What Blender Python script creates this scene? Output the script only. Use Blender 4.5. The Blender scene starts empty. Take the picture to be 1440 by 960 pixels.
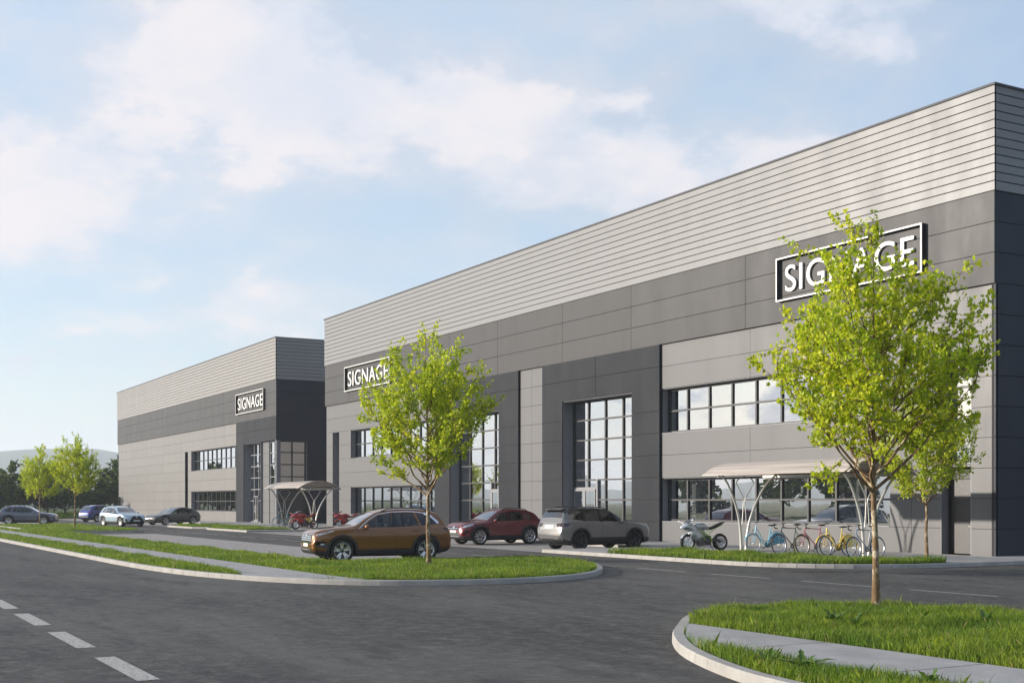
import bpy, bmesh, math, random
import numpy as np
from mathutils import Vector, Matrix
from mathutils.bvhtree import BVHTree

R = math.radians
HAZE = True
scene = bpy.context.scene
col = scene.collection

# ------------------------------------------------------------------ camera, sky, sun, exposure
# World frame: x runs along the fronts of the units (right is +), y goes into the units, z up.
cam_d = bpy.data.cameras.new("camera")
cam_d.sensor_width = 36.0
cam_d.lens = 36.0 * 1753 / 1440
cam_d.shift_y = (706 - 480) / 1440
cam_d.clip_start = 0.1
cam_d.clip_end = 12000
cam = bpy.data.objects.new("camera", cam_d)
cam.location = (27.15, -33.12, 1.85)
cam.rotation_euler = (R(90), 0, math.atan2(0.8703, 0.4925))
col.objects.link(cam)
scene.camera = cam

SUN_EL = 12.5
SUN_AZ = (-0.536, -0.846)             # horizontal direction towards the sun
world = bpy.data.worlds.new("World")
scene.world = world
world.use_nodes = True
wn, wl = world.node_tree.nodes, world.node_tree.links
wn.clear()
sky = wn.new("ShaderNodeTexSky")
sky.sky_type = 'NISHITA'
sky.sun_disc = False
sky.sun_elevation = R(SUN_EL)
sky.sun_rotation = math.atan2(SUN_AZ[0], SUN_AZ[1])
sky.altitude = 50
sky.air_density = 1.0
sky.dust_density = 0.6
sky.ozone_density = 1.6
bg = wn.new("ShaderNodeBackground"); bg.inputs[1].default_value = 0.13
wl.new(sky.outputs[0], bg.inputs[0])
tc = wn.new("ShaderNodeTexCoord")
sep = wn.new("ShaderNodeSeparateXYZ"); wl.new(tc.outputs["Generated"], sep.inputs[0])
def wmath(op, a, b=None):
    n = wn.new("ShaderNodeMath"); n.operation = op
    for i, v in enumerate((a, b)):
        if v is None: continue
        if isinstance(v, (int, float)): n.inputs[i].default_value = v
        else: wl.new(v, n.inputs[i])
    return n.outputs[0]
zz = wmath('ADD', wmath('MAXIMUM', sep.outputs[2], 0.0), 0.30)
comb = wn.new("ShaderNodeCombineXYZ")
wl.new(wmath('DIVIDE', sep.outputs[0], zz), comb.inputs[0])
wl.new(wmath('DIVIDE', sep.outputs[1], zz), comb.inputs[1])
def wnoise(scale, detail, rough, off):
    m = wn.new("ShaderNodeMapping"); m.inputs["Location"].default_value = off
    wl.new(comb.outputs[0], m.inputs[0])
    n = wn.new("ShaderNodeTexNoise"); n.inputs["Scale"].default_value = scale
    n.inputs["Detail"].default_value = detail; n.inputs["Roughness"].default_value = rough
    wl.new(m.outputs[0], n.inputs["Vector"]); return n.outputs[0]
def wramp(v, a, b, lo=0.0, hi=1.0):
    n = wn.new("ShaderNodeMapRange"); n.interpolation_type = 'SMOOTHSTEP'
    n.inputs[1].default_value = a; n.inputs[2].default_value = b
    n.inputs[3].default_value = lo; n.inputs[4].default_value = hi
    wl.new(v, n.inputs[0]); return n.outputs[0]
cl_a = wramp(wnoise(3.3, 7, 0.55, (3.1, 7.7, 0.4)), 0.36, 0.64)
cl_b = wramp(wnoise(1.3, 4, 0.5, (9.2, 1.3, 2.0)), 0.32, 0.56, 0.45, 1.0)
cl_c = wramp(wnoise(8.0, 6, 0.6, (2.2, 8.3, 3.0)), 0.45, 0.75, 0.0, 0.30)
puff = wmath('MINIMUM', wmath('ADD', wmath('MULTIPLY', cl_a, cl_b), wmath('MULTIPLY', cl_c, cl_b)), 1.0)
cl_v = wramp(wnoise(0.8, 5, 0.6, (1.2, 4.3, 7.0)), 0.3, 0.75, 0.50, 0.80)     # thin veil
hor = wramp(sep.outputs[2], -0.02, 0.20, 0.95, 0.0)
sund = wmath('ADD', wmath('MULTIPLY', sep.outputs[0], SUN_AZ[0]), wmath('MULTIPLY', sep.outputs[1], SUN_AZ[1]))
anti = wramp(sund, -0.75, -0.05, 1.0, 0.0)          # bluer, deeper sky away from the sun
mask = wmath('MAXIMUM', wmath('MAXIMUM', puff, cl_v), hor)
bc = wn.new("ShaderNodeBackground")
def wmix(f, a, b):
    n = wn.new("ShaderNodeMix"); n.data_type = 'RGBA'
    for i, v in ((0, f), (6, a), (7, b)):
        if hasattr(v, '__len__'): n.inputs[i].default_value = (*v, 1)
        elif isinstance(v, (int, float)): n.inputs[i].default_value = v
        else: wl.new(v, n.inputs[i])
    return n.outputs[2]
under = wramp(wnoise(2.6, 6, 0.6, (5.5, 2.2, 1.0)), 0.38, 0.64)
veil_c = wmix(anti, wmix(hor, (0.47, 0.585, 0.73), (0.62, 0.67, 0.745)), (0.26, 0.37, 0.62))
wl.new(wmix(wmath('MULTIPLY', wmath('MULTIPLY', puff, 0.92), wmath('SUBTRACT', 1.0, wmath('MULTIPLY', anti, 0.6))), veil_c, wmix(under, (0.57, 0.60, 0.68), (0.72, 0.675, 0.685))), bc.inputs[0])
bc.inputs[1].default_value = 0.82
mx = wn.new("ShaderNodeMixShader")
wl.new(mask, mx.inputs[0]); wl.new(bg.outputs[0], mx.inputs[1]); wl.new(bc.outputs[0], mx.inputs[2])
wo = wn.new("ShaderNodeOutputWorld"); wl.new(mx.outputs[0], wo.inputs[0])

sun_d = bpy.data.lights.new("sun", 'SUN')
sun_d.energy = 4.9
sun_d.angle = R(1.0)
sun_d.color = (1.0, 0.915, 0.81)
sun = bpy.data.objects.new("sun", sun_d)
sv = Vector((-SUN_AZ[0] * math.cos(R(SUN_EL)), -SUN_AZ[1] * math.cos(R(SUN_EL)), -math.sin(R(SUN_EL))))
sun.rotation_euler = sv.to_track_quat('-Z', 'Y').to_euler()
sun.location = (-40, -60, 40)
col.objects.link(sun)

vs = scene.view_settings
vs.view_transform = 'Standard'
vs.look = 'None'
vs.exposure = 0.66
vs.gamma = 1.0
vs.use_curve_mapping = False
scene.cycles.max_bounces = 8
scene.cycles.volume_bounces = 2
scene.cycles.transparent_max_bounces = 12
scene.cycles.caustics_reflective = False
scene.cycles.caustics_refractive = False

# ------------------------------------------------------------------ helpers
def tag(o, label=None, cat=None, group=None, kind=None):
    if label: o["label"] = label
    if cat: o["category"] = cat
    if group: o["group"] = group
    if kind: o["kind"] = kind
    return o

def empty(name, loc=(0, 0, 0), rz=0.0):
    o = bpy.data.objects.new(name, None)
    o.empty_display_size = 0.3
    o.location = loc; o.rotation_euler = (0, 0, rz)
    col.objects.link(o); return o

def copy_tree(o, parent=None):
    c = o.copy(); col.objects.link(c)
    if parent: c.parent = parent
    for ch in list(o.children): copy_tree(ch, c)
    return c

class MB:
    """Collects shapes, then links them as ONE mesh object."""
    def __init__(s): s.v = []; s.f = []; s.m = []
    def add(s, vs_, fs_, m=0):
        b = len(s.v); s.v.extend([tuple(p) for p in vs_])
        for f in fs_: s.f.append(tuple(b + i for i in f)); s.m.append(m)
        return s
    def box(s, x0, x1, y0, y1, z0, z1, m=0):
        v = [(x0,y0,z0),(x1,y0,z0),(x1,y1,z0),(x0,y1,z0),(x0,y0,z1),(x1,y0,z1),(x1,y1,z1),(x0,y1,z1)]
        return s.add(v, [(0,3,2,1),(4,5,6,7),(0,1,5,4),(1,2,6,5),(2,3,7,6),(3,0,4,7)], m)
    def prism(s, poly, z0, z1, m=0):
        n = len(poly)
        a = sum(poly[i][0]*poly[(i+1)%n][1]-poly[(i+1)%n][0]*poly[i][1] for i in range(n))
        if a < 0: poly = poly[::-1]
        v = [(p[0],p[1],z0) for p in poly]+[(p[0],p[1],z1) for p in poly]
        f = [tuple(range(n))[::-1], tuple(range(n, 2*n))]
        f += [(i,(i+1)%n,n+(i+1)%n,n+i) for i in range(n)]
        return s.add(v, f, m)
    def tube(s, pts, rad, n=8, m=0, cap=True):
        pts = [Vector(p) for p in pts]
        if not hasattr(rad, '__len__'): rad = [rad]*len(pts)
        V = []; F = []; up = None
        for i, p in enumerate(pts):
            t = (pts[min(i+1,len(pts)-1)]-pts[max(i-1,0)])
            t = t.normalized() if t.length > 1e-9 else Vector((0,0,1))
            if up is None:
                a = Vector((0,0,1)) if abs(t.z) < .9 else Vector((1,0,0))
                up = (a - t*a.dot(t)).normalized()
            else:
                up = (up - t*up.dot(t))
                up = up.normalized() if up.length > 1e-6 else t.orthogonal().normalized()
            w = t.cross(up)
            for k in range(n):
                c = 2*math.pi*k/n
                V.append(p + (up*math.cos(c)+w*math.sin(c))*rad[i])
        for i in range(len(pts)-1):
            for k in range(n):
                k2 = (k+1)%n
                F.append((i*n+k, i*n+k2, (i+1)*n+k2, (i+1)*n+k))
        if cap:
            F.append(tuple(range(n))[::-1]); b = (len(pts)-1)*n
            F.append(tuple(range(b, b+n)))
        return s.add(V, F, m)
    def lathe(s, prof, axis='y', c=(0,0,0), n=32, m=0, close=False):
        """prof: (radius, offset along the axis)"""
        V = []; F = []; k = len(prof)
        for i in range(n):
            a = 2*math.pi*i/n
            for r, h in prof:
                if axis == 'y': V.append((c[0]+r*math.cos(a), c[1]+h, c[2]+r*math.sin(a)))
                elif axis == 'z': V.append((c[0]+r*math.cos(a), c[1]+r*math.sin(a), c[2]+h))
                else: V.append((c[0]+h, c[1]+r*math.cos(a), c[2]+r*math.sin(a)))
        for i in range(n):
            j = (i+1)%n
            for q in range(k if close else k-1):
                q2 = (q+1)%k
                F.append((i*k+q, i*k+q2, j*k+q2, j*k+q))
        return s.add(V, F, m)
    def torus(s, r, t, axis='y', c=(0,0,0), n=32, k=8, m=0):
        return s.lathe([(r+t*math.cos(2*math.pi*i/k), t*math.sin(2*math.pi*i/k)) for i in range(k)], axis, c, n, m, True)
    def ball(s, c, r, n=10, m=0):
        rx, ry, rz = (r, r, r) if not hasattr(r, '__len__') else r
        V = []; F = []
        for i in range(n+1):
            th = math.pi*i/n
            for j in range(2*n):
                ph = math.pi*j/n
                V.append((c[0]+rx*math.sin(th)*math.cos(ph), c[1]+ry*math.sin(th)*math.sin(ph), c[2]+rz*math.cos(th)))
        for i in range(n):
            for j in range(2*n):
                j2 = (j+1)%(2*n)
                F.append((i*2*n+j, (i+1)*2*n+j, (i+1)*2*n+j2, i*2*n+j2))
        return s.add(V, F, m)
    def build(s, name, mats, parent=None, smooth=False, angle=40, loc=None, recalc=True):
        me = bpy.data.meshes.new(name)
        me.from_pydata(s.v, [], s.f); 
        if not isinstance(mats, (list, tuple)): mats = [mats]
        for mt in mats: me.materials.append(mt)
        if len(mats) > 1: me.polygons.foreach_set("material_index", s.m)
        bm = bmesh.new(); bm.from_mesh(me)
        bmesh.ops.remove_doubles(bm, verts=bm.verts, dist=1e-5)
        if recalc: bmesh.ops.recalc_face_normals(bm, faces=bm.faces)
        bm.to_mesh(me); bm.free()
        if smooth:
            me.shade_smooth(); me.set_sharp_from_angle(angle=R(angle))
        return link(name, me, parent, loc)

def link(name, me, parent=None, loc=None):
    o = bpy.data.objects.new(name, me); col.objects.link(o)
    if parent: o.parent = parent
    if loc: o.location = loc
    return o

def big_mesh(name, verts, faces_flat, nper, mat, smooth=False):
    """fast numpy mesh: every face has nper corners"""
    me = bpy.data.meshes.new(name)
    nf = len(faces_flat)//nper
    me.vertices.add(len(verts)); me.vertices.foreach_set("co", np.asarray(verts, np.float32).ravel())
    me.loops.add(len(faces_flat)); me.loops.foreach_set("vertex_index", np.asarray(faces_flat, np.int32))
    me.polygons.add(nf); me.polygons.foreach_set("loop_start", np.arange(0, nf*nper, nper, dtype=np.int32))
    me.update(calc_edges=True); me.validate()
    me.materials.append(mat)
    if smooth: me.shade_smooth()
    return me

# ------------------------------------------------------------------ materials
class NT:
    def __init__(s, name):
        s.mat = bpy.data.materials.new(name); s.mat.use_nodes = True
        s.n = s.mat.node_tree.nodes; s.l = s.mat.node_tree.links
        s.p = s.n["Principled BSDF"]; s.out = s.n["Material Output"]
    def new(s, t): return s.n.new("ShaderNode"+t)
    def obj(s):
        return s.new("TexCoord").outputs["Object"]
    def pos(s): return s.new("NewGeometry").outputs["Position"]
    def noise(s, vec, scale, detail=4, rough=.55, stretch=None):
        if stretch:
            mp = s.new("Mapping"); mp.inputs["Scale"].default_value = stretch; s.l.new(vec, mp.inputs[0]); vec = mp.outputs[0]
        t = s.new("TexNoise"); t.inputs["Scale"].default_value = scale; t.inputs["Detail"].default_value = detail
        t.inputs["Roughness"].default_value = rough; s.l.new(vec, t.inputs["Vector"]); return t.outputs[0]
    def ramp(s, v, a, b, lo=0., hi=1.):
        n = s.new("MapRange"); n.inputs[1].default_value = a; n.inputs[2].default_value = b
        n.inputs[3].default_value = lo; n.inputs[4].default_value = hi; s.l.new(v, n.inputs[0]); return n.outputs[0]
    def mix(s, f, a, b, mode='MIX'):
        n = s.new("Mix"); n.data_type = 'RGBA'; n.blend_type = mode
        for i, v in ((0, f), (6, a), (7, b)):
            if hasattr(v, 'is_linked'): s.l.new(v, n.inputs[i])
            elif hasattr(v, '__len__'): n.inputs[i].default_value = (*v[:3], 1)
            else: n.inputs[i].default_value = v
        return n.outputs[2]
    def math(s, op, a, b=0.):
        n = s.new("Math"); n.operation = op
        for i, v in enumerate((a, b)):
            if hasattr(v, 'is_linked'): s.l.new(v, n.inputs[i])
            else: n.inputs[i].default_value = v
        return n.outputs[0]
    def bump(s, h, strength=.3, dist=.01):
        b = s.new("Bump"); b.inputs["Strength"].default_value = strength; b.inputs["Distance"].default_value = dist
        s.l.new(h, b.inputs["Height"]); s.l.new(b.outputs[0], s.p.inputs["Normal"])
    def set(s, **k):
        for key, v in k.items():
            i = s.p.inputs[key.replace('_', ' ')]
            if hasattr(v, 'is_linked'): s.l.new(v, i)
            elif hasattr(v, '__len__'): i.default_value = (*v[:3], 1)
            else: i.default_value = v
        return s

def plain(name, c, rough=.5, metal=0., var=.08, vscale=3., coat=0., spec=.5):
    t = NT(name)
    if var:
        n = t.noise(t.obj(), vscale, 5)
        d = tuple(x*(1-var) for x in c); u = tuple(min(1, x*(1+var)) for x in c)
        t.set(Base_Color=t.mix(t.ramp(n, .3, .7), d, u))
        t.set(Roughness=t.ramp(t.noise(t.obj(), vscale*2.7, 4), .3, .7, max(.02, rough-.06), rough+.06))
    else:
        t.set(Base_Color=c, Roughness=rough)
    t.set(Metallic=metal, Specular_IOR_Level=spec)
    if coat: t.set(Coat_Weight=coat, Coat_Roughness=.03)
    return t.mat

def panel_mat(name, c, rough=.45, brushed=False, spec=.25):
    t = NT(name)
    p = t.obj()
    isl = t.new("NewGeometry").outputs["Random Per Island"]
    base = t.mix(isl, tuple(x*.965 for x in c), tuple(x*1.03 for x in c))
    n = t.noise(p, .7, 6, .6, (1, 1, .35))
    base = t.mix(t.ramp(n, .35, .7, 0, .35), base, tuple(x*.86 for x in c))
    if brushed:
        s_ = t.noise(p, 5, 6, .6, (.35, .35, 3.5))
        base = t.mix(t.ramp(s_, .35, .7, 0, .5), base, tuple(x*.72 for x in c))
    t.set(Base_Color=base, Roughness=t.ramp(n, .3, .7, rough-.06, rough+.08), Specular_IOR_Level=spec)
    t.bump(t.noise(p, .45, 3), .06, .03)
    return t.mat

M = {}
M['clad'] = panel_mat('silver_cladding', (.228, .225, .226), .42)
M['clad2'] = panel_mat('cream_cladding', (.268, .256, .243), .42)
M['band'] = panel_mat('taupe_panel', (.060, .058, .0585), .48, False, .2)
M['light'] = panel_mat('grey_panel', (.140, .137, .137), .45)
M['light2'] = panel_mat('pale_panel', (.200, .191, .182), .45)
M['dark'] = panel_mat('charcoal_panel', (.0175, .0195, .025), .58, True, .14)
M['end'] = panel_mat('shade_panel', (.024, .027, .037), .5, False, .25)  # charcoal copy for the end walls, bluish skylit shade put into its colour
M['joint'] = plain('joint_black', (.012, .012, .013), .8, 0, 0)
M['coping'] = plain('coping_grey', (.11, .112, .118), .7, 0, .08, 3, 0, .15)
M['reveal'] = plain('reveal_grey', (.19, .195, .21), .45)
M['frame'] = plain('frame_charcoal', (.018, .018, .020), .5, 0, .1)
M['frame2'] = plain('frame_grey', (.22, .22, .23), .4, 0, .1)
M['doorgrey'] = plain('door_grey', (.045, .042, .04), .45)
M['white'] = plain('white_paint', (.78, .77, .75), .45, 0, .04)
M['signwhite'] = plain('sign_white', (.80, .78, .74), .4, 0, .03)
M['roof'] = plain('roof_membrane', (.25, .25, .26), .7)
M['room'] = plain('room_wall', (.30, .30, .30), .8)
M['roomfloor'] = plain('room_floor', (.12, .11, .10), .6)
M['steel'] = plain('galvanised_steel', (.58, .56, .52), .38, .35, .12, 6)

def glass_mat(name, refl, tint, rough=0.0, wob=.0):
    t = NT(name)
    g = t.new("BsdfGlossy"); g.inputs[0].default_value = (.96, .97, 1, 1); g.inputs["Roughness"].default_value = rough
    tr = t.new("BsdfTransparent"); tr.inputs[0].default_value = (*tint, 1)
    fr = t.new("LayerWeight"); fr.inputs[0].default_value = .5
    f = t.ramp(t.math('POWER', fr.outputs["Facing"], 2.5), 0, 1, refl, 1.0)
    m = t.new("MixShader"); t.l.new(f, m.inputs[0]); t.l.new(tr.outputs[0], m.inputs[1]); t.l.new(g.outputs[0], m.inputs[2])
    if wob:
        b = t.new("Bump"); b.inputs["Strength"].default_value = wob; b.inputs["Distance"].default_value = .02
        t.l.new(t.noise(t.obj(), .8, 2), b.inputs["Height"]); t.l.new(b.outputs[0], g.inputs["Normal"])
    t.l.new(m.outputs[0], t.out.inputs[0]); t.n.remove(t.p)
    return t.mat
M['glass'] = glass_mat('window_glass', .60, (.55, .58, .58), 0, .06)
M['carglass'] = glass_mat('car_glass', .05, (.24, .255, .26))
M['cardark'] = glass_mat('privacy_glass', .06, (.10, .105, .11))

def asphalt():
    t = NT('asphalt'); p = t.pos()
    fine = t.noise(p, 60, 3, .7); mid = t.noise(p, 5, 6, .65); big = t.noise(p, .22, 5, .6, (.5, 1.2, 1))
    c = t.mix(t.ramp(fine, .32, .66), (.030, .030, .031), (.105, .103, .099))
    g2 = t.noise(p, 7, 8, .85); c = t.mix(t.ramp(g2, .42, .60, 0, .85), (.026, .026, .027), c)
    g3 = t.noise(p, 3.1, 8, .82); c = t.mix(t.ramp(g3, .47, .62, 0, .8), c, (.135, .132, .126))
    c = t.mix(t.ramp(mid, .35, .7, 0, .5), c, (.040, .040, .042))
    c = t.mix(t.ramp(big, .40, .60, 0, .55), c, (.110, .108, .104))
    sp = t.noise(p, 120, 2, .5)
    c = t.mix(t.ramp(sp, .62, .72, 0, .6), c, (.26, .25, .24)); c = t.mix(t.ramp(t.noise(p, 34, 3, .8), .50, .62, 0, .65), c, (.018, .018, .019))
    st = t.noise(p, 1.1, 6, .7, (.35, 1, 1))
    c = t.mix(t.ramp(st, .52, .64, 0, .75), c, (.026, .026, .027))
    sx = t.new("SeparateXYZ"); t.l.new(p, sx.inputs[0])
    wy = t.math('ADD', sx.outputs[1], t.math('MULTIPLY', t.noise(p, .12, 2), 1.2))
    tr = t.math('SINE', t.math('MULTIPLY', wy, 3.3))
    c = t.mix(t.math('MULTIPLY', t.ramp(tr, .3, 1, 0, .38), t.ramp(t.noise(p, .5, 4), .35, .65)), c, (.028, .028, .029))
    vo = t.new("TexVoronoi"); vo.feature = 'DISTANCE_TO_EDGE'; vo.inputs["Scale"].default_value = .22
    wv = t.new("VectorMath"); wv.operation = 'ADD'
    nz = t.new("TexNoise"); nz.inputs["Scale"].default_value = .8; nz.inputs["Detail"].default_value = 5; t.l.new(p, nz.inputs["Vector"])
    sc = t.new("VectorMath"); sc.operation = 'SCALE'; sc.inputs["Scale"].default_value = 2.2; t.l.new(nz.outputs["Color"], sc.inputs[0])
    t.l.new(p, wv.inputs[0]); t.l.new(sc.outputs[0], wv.inputs[1]); t.l.new(wv.outputs[0], vo.inputs["Vector"])
    c = t.mix(t.ramp(vo.outputs["Distance"], 0.0, .004, .55, 0), c, (.016, .016, .017))
    c = t.mix(1.0, c, (1.24, 1.18, 1.10), 'MULTIPLY')
    t.set(Base_Color=c, Roughness=t.ramp(mid, .3, .7, .68, .9), Specular_IOR_Level=.3)
    t.bump(t.math('ADD', t.math('MULTIPLY', fine, .7), mid), .55, .02)
    return t.mat
M['asphalt'] = asphalt()

def concrete(name, c, s=1.):
    t = NT(name); p = t.pos()
    n = t.noise(p, 1.6*s, 6, .65); f = t.noise(p, 45, 3, .6)
    cc = t.mix(t.ramp(n, .35, .7), tuple(x*.80 for x in c), tuple(x*1.1 for x in c))
    cc = t.mix(t.ramp(f, .4, .75, 0, .35), cc, tuple(x*.62 for x in c))
    g = t.noise(p, .5, 5, .7)
    cc = t.mix(t.ramp(g, .55, .72, 0, .35), cc, tuple(x*.6 for x in c))
    t.set(Base_Color=cc, Roughness=.82, Specular_IOR_Level=.3)
    t.bump(f, .25, .008)
    return t.mat
M['kerb'] = concrete('kerb_concrete', (.39, .37, .34))
M['path'] = concrete('path_concrete', (.37, .355, .345))

def paving():
    t = NT('block_paving'); p = t.pos()
    b = t.new("TexBrick"); b.inputs["Scale"].default_value = 1.; b.inputs["Brick Width"].default_value = .4
    b.inputs["Row Height"].default_value = .2; b.inputs["Mortar Size"].default_value = .012
    b.inputs["Color1"].default_value = (.42, .38, .35, 1); b.inputs["Color2"].default_value = (.32, .295, .28, 1); b.inputs["Mortar"].default_value = (.07, .065, .06, 1)
    t.l.new(p, b.inputs["Vector"])
    n = t.noise(p, .7, 5, .6)
    c = t.mix(t.ramp(n, .35, .7, 0, .45), b.outputs[0], (.24, .225, .215))
    f = t.noise(p, 30, 3)
    c = t.mix(t.ramp(f, .4, .8, 0, .3), c, (.16, .15, .14))
    t.set(Base_Color=c, Roughness=.8, Specular_IOR_Level=.3)
    t.bump(b.outputs["Fac"], -.3, .01)
    return t.mat
M['paving'] = paving()

def roadpaint(name, c):
    t = NT(name); p = t.pos()
    n = t.noise(p, 22, 5, .7)
    cc = t.mix(t.ramp(n, .44, .62, 0, .8), c, (.10, .10, .10))
    t.set(Base_Color=cc, Roughness=.75)
    t.bump(n, .3, .006)
    return t.mat
M['paint'] = roadpaint('road_paint', (.44, .42, .38))

def soil(name, a, b):
    t = NT(name); p = t.pos()
    t.set(Base_Color=t.mix(t.ramp(t.noise(p, 3, 6), .3, .7), a, b), Roughness=.95, Specular_IOR_Level=.1)
    t.bump(t.noise(p, 14, 5), .8, .05)
    return t.mat
M['turf'] = soil('turf_soil', (.020, .030, .008), (.050, .070, .015))
M['field'] = soil('field_grass', (.035, .055, .014), (.075, .100, .025))
M['hill'] = soil('hill_grass_hazed', (.06, .085, .05), (.13, .15, .10))  # grass paled in its colour to stand in for part of the haze

def leafy(name, dark, mid, bright, transl=.35, patch=1.2, rough=.5, dry=0):
    t = NT(name)
    isl = t.new("NewGeometry").outputs["Random Per Island"]
    n = t.noise(t.pos(), patch, 4)
    c = t.mix(t.ramp(isl, 0, 1), dark, mid)
    c = t.mix(t.math('MULTIPLY', t.ramp(n, .35, .65), t.ramp(isl, .15, .9)), c, bright)
    if dry: c = t.mix(t.ramp(isl, dry, dry+.004), c, (.36, .30, .12))
    t.set(Base_Color=c, Roughness=rough, Specular_IOR_Level=.35)
    tl = t.new("BsdfTranslucent"); t.l.new(c, tl.inputs[0])
    m = t.new("MixShader"); m.inputs[0].default_value = transl
    t.l.new(t.p.outputs[0], m.inputs[1]); t.l.new(tl.outputs[0], m.inputs[2]); t.l.new(m.outputs[0], t.out.inputs[0])
    return t.mat
M['maple'] = leafy('maple_leaf', (.28, .40, .016), (.58, .68, .024), (.84, .80, .04), .5, 1.0, .45)
M['woodleaf'] = leafy('wood_leaf', (.045, .080, .016), (.105, .155, .026), (.21, .26, .040), .35, .25, .6)
M['conifer'] = leafy('conifer_needle', (.012, .024, .014), (.022, .040, .020), (.035, .060, .025), .1, .3, .6)
M['grass'] = leafy('grass_blade', (.060, .125, .012), (.165, .29, .020), (.38, .46, .032), .42, .75, .5, .955)
M['weed'] = leafy('weed_leaf', (.05, .10, .02), (.08, .15, .025), (.11, .19, .03), .3, 3, .45)

def bark(name, a, b, pale):
    t = NT(name); p = t.obj()
    n = t.noise(p, 9, 6, .65, (1, 1, .45)); q = t.noise(p, 5, 4, .6, (1, 1, .7))
    c = t.mix(t.ramp(n, .3, .7), a, b)
    c = t.mix(t.ramp(q, .52, .60, 0, 1.), c, pale)
    t.set(Base_Color=c, Roughness=.75, Specular_IOR_Level=.25)
    t.bump(n, .6, .015)
    return t.mat
M['bark'] = bark('maple_bark', (.11, .068, .032), (.25, .16, .08), (.50, .42, .30))
M['darkbark'] = bark('wood_bark', (.05, .035, .022), (.10, .07, .045), (.13, .10, .07))
# ------------------------------------------------------------------ ground, roads, kerbs, paths
KH = 0.12                                 # kerb height
def structure(o): return tag(o, kind='structure')
def arc(cx, cy, r, a0, a1, n=12):
    return [(cx+r*math.cos(R(a0+(a1-a0)*i/n)), cy+r*math.sin(R(a0+(a1-a0)*i/n))) for i in range(n+1)]

def ngrid(name, x0, x1, y0, y1, z, mat, step=None):
    m = MB(); m.add([(x0,y0,z),(x1,y0,z),(x1,y1,z),(x0,y1,z)], [(0,1,2,3)])
    return structure(m.build(name, mat))
ngrid('ground', -3900, 3900, -3900, 3900, -0.03, M['field'])
ngrid('road', -420, 260, -37.5, -13.0, 0.0, M['asphalt'])
ngrid('car_park', -121, 60, -13.0, 46, 0.0, M['asphalt'])
ngrid('verge', -420, 260, -60, -38.2, 0.09, M['turf'])
ngrid('parking_paving', -47.0, -7.2, -19.75, -15.3, 0.006, M['paving'])
ngrid('parking_paving', -118, -75.5, -19.75, -14.9, 0.006, M['paving'])
ngrid('parking_paving', -48.0, -12.45, -9.45, -4.3, 0.006, M['paving'])
ngrid('parking_paving', -118, -67.9, -9.45, -4.3, 0.006, M['paving'])

mk = MB()
def dash(x0, x1, y, w, z=.004, seed=0):
    mk.add([(x0,y-w/2,z),(x1,y-w/2,z),(x1,y+w/2,z),(x0,y+w/2,z)], [(0,1,2,3)])
for k in range(-45, 22): dash(8.45+3.33*k, 8.45+3.33*k+2.22, -30.02, .24)
for k in range(-38, 8): dash(1.65+3.33*k, 1.65+3.33*k+2.22, -12.75, .10)
structure(mk.build('lane_markings', M['paint']))
mk = MB()
for k in range(15): dash_x = -46.9+2.5*k; mk.box(dash_x-.05, dash_x+.05, -9.3, -4.6, .004, .010)
structure(mk.build('bay_markings', M['paint']))

def offset_poly(poly, d):
    """inward offset (poly counter-clockwise), simple mitre"""
    n = len(poly); out = []
    for i in range(n):
        p0, p1, p2 = Vector(poly[i-1]), Vector(poly[i]), Vector(poly[(i+1)%n])
        a = (p1-p0).normalized(); b = (p2-p1).normalized()
        na = Vector((-a.y, a.x)); nb = Vector((-b.y, b.x))
        m = (na+nb)
        m = m/ max(.25, m.dot(na)) if m.length > 1e-6 else na
        out.append(tuple(p1+m*d))
    return out
def ccw(poly):
    a = sum(poly[i][0]*poly[(i+1)%len(poly)][1]-poly[(i+1)%len(poly)][0]*poly[i][1] for i in range(len(poly)))
    return poly if a > 0 else poly[::-1]
def resample(poly, step):
    out = []
    n = len(poly)
    for i in range(n):
        a, b = Vector(poly[i]), Vector(poly[(i+1)%n]); L = (b-a).length
        k = max(1, int(round(L/step)))
        for j in range(k): out.append(tuple(a+(b-a)*j/k))
    return out
def kerb_ring(name, poly, w=.16, stone=.92, flush=()):
    poly = ccw(poly); inn = offset_poly(poly, w)
    m = MB(); n = len(poly)
    for i in range(n):
        a, b, c, d = Vector(poly[i]), Vector(poly[(i+1)%n]), Vector(inn[(i+1)%n]), Vector(inn[i])
        L = (b-a).length; k = max(1, int(round(L/stone)))
        for j in range(k):
            t0, t1 = j/k, (j+1)/k
            if k > 1 or L > .5:
                g = .007/L
                t0 += g; t1 -= g
            o0, o1 = a+(b-a)*t0, a+(b-a)*t1; i0, i1 = d+(c-d)*t0, d+(c-d)*t1
            e = .022
            q0, q1 = o0+(i0-o0)*(e/w), o1+(i1-o1)*(e/w)
            r0, r1 = o0+(i0-o0)*(.008/w), o1+(i1-o1)*(.008/w)
            V = [(*o0,-.02),(*o1,-.02),(*r0,KH-e),(*r1,KH-e),(*q0,KH),(*q1,KH),(*i0,KH),(*i1,KH),(*i0,-.02),(*i1,-.02)]
            m.add(V, [(0,1,3,2),(2,3,5,4),(4,5,7,6),(6,7,9,8),(0,2,4,6,8),(1,9,7,5,3)])
    return structure(m.build(name, M['kerb']))
def sheet(name, poly, z, mat, thick=.0):
    m = MB(); poly = ccw(poly)
    m.add([(*p, z) for p in poly], [tuple(range(len(poly)))])
    return structure(m.build(name, mat))

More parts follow.
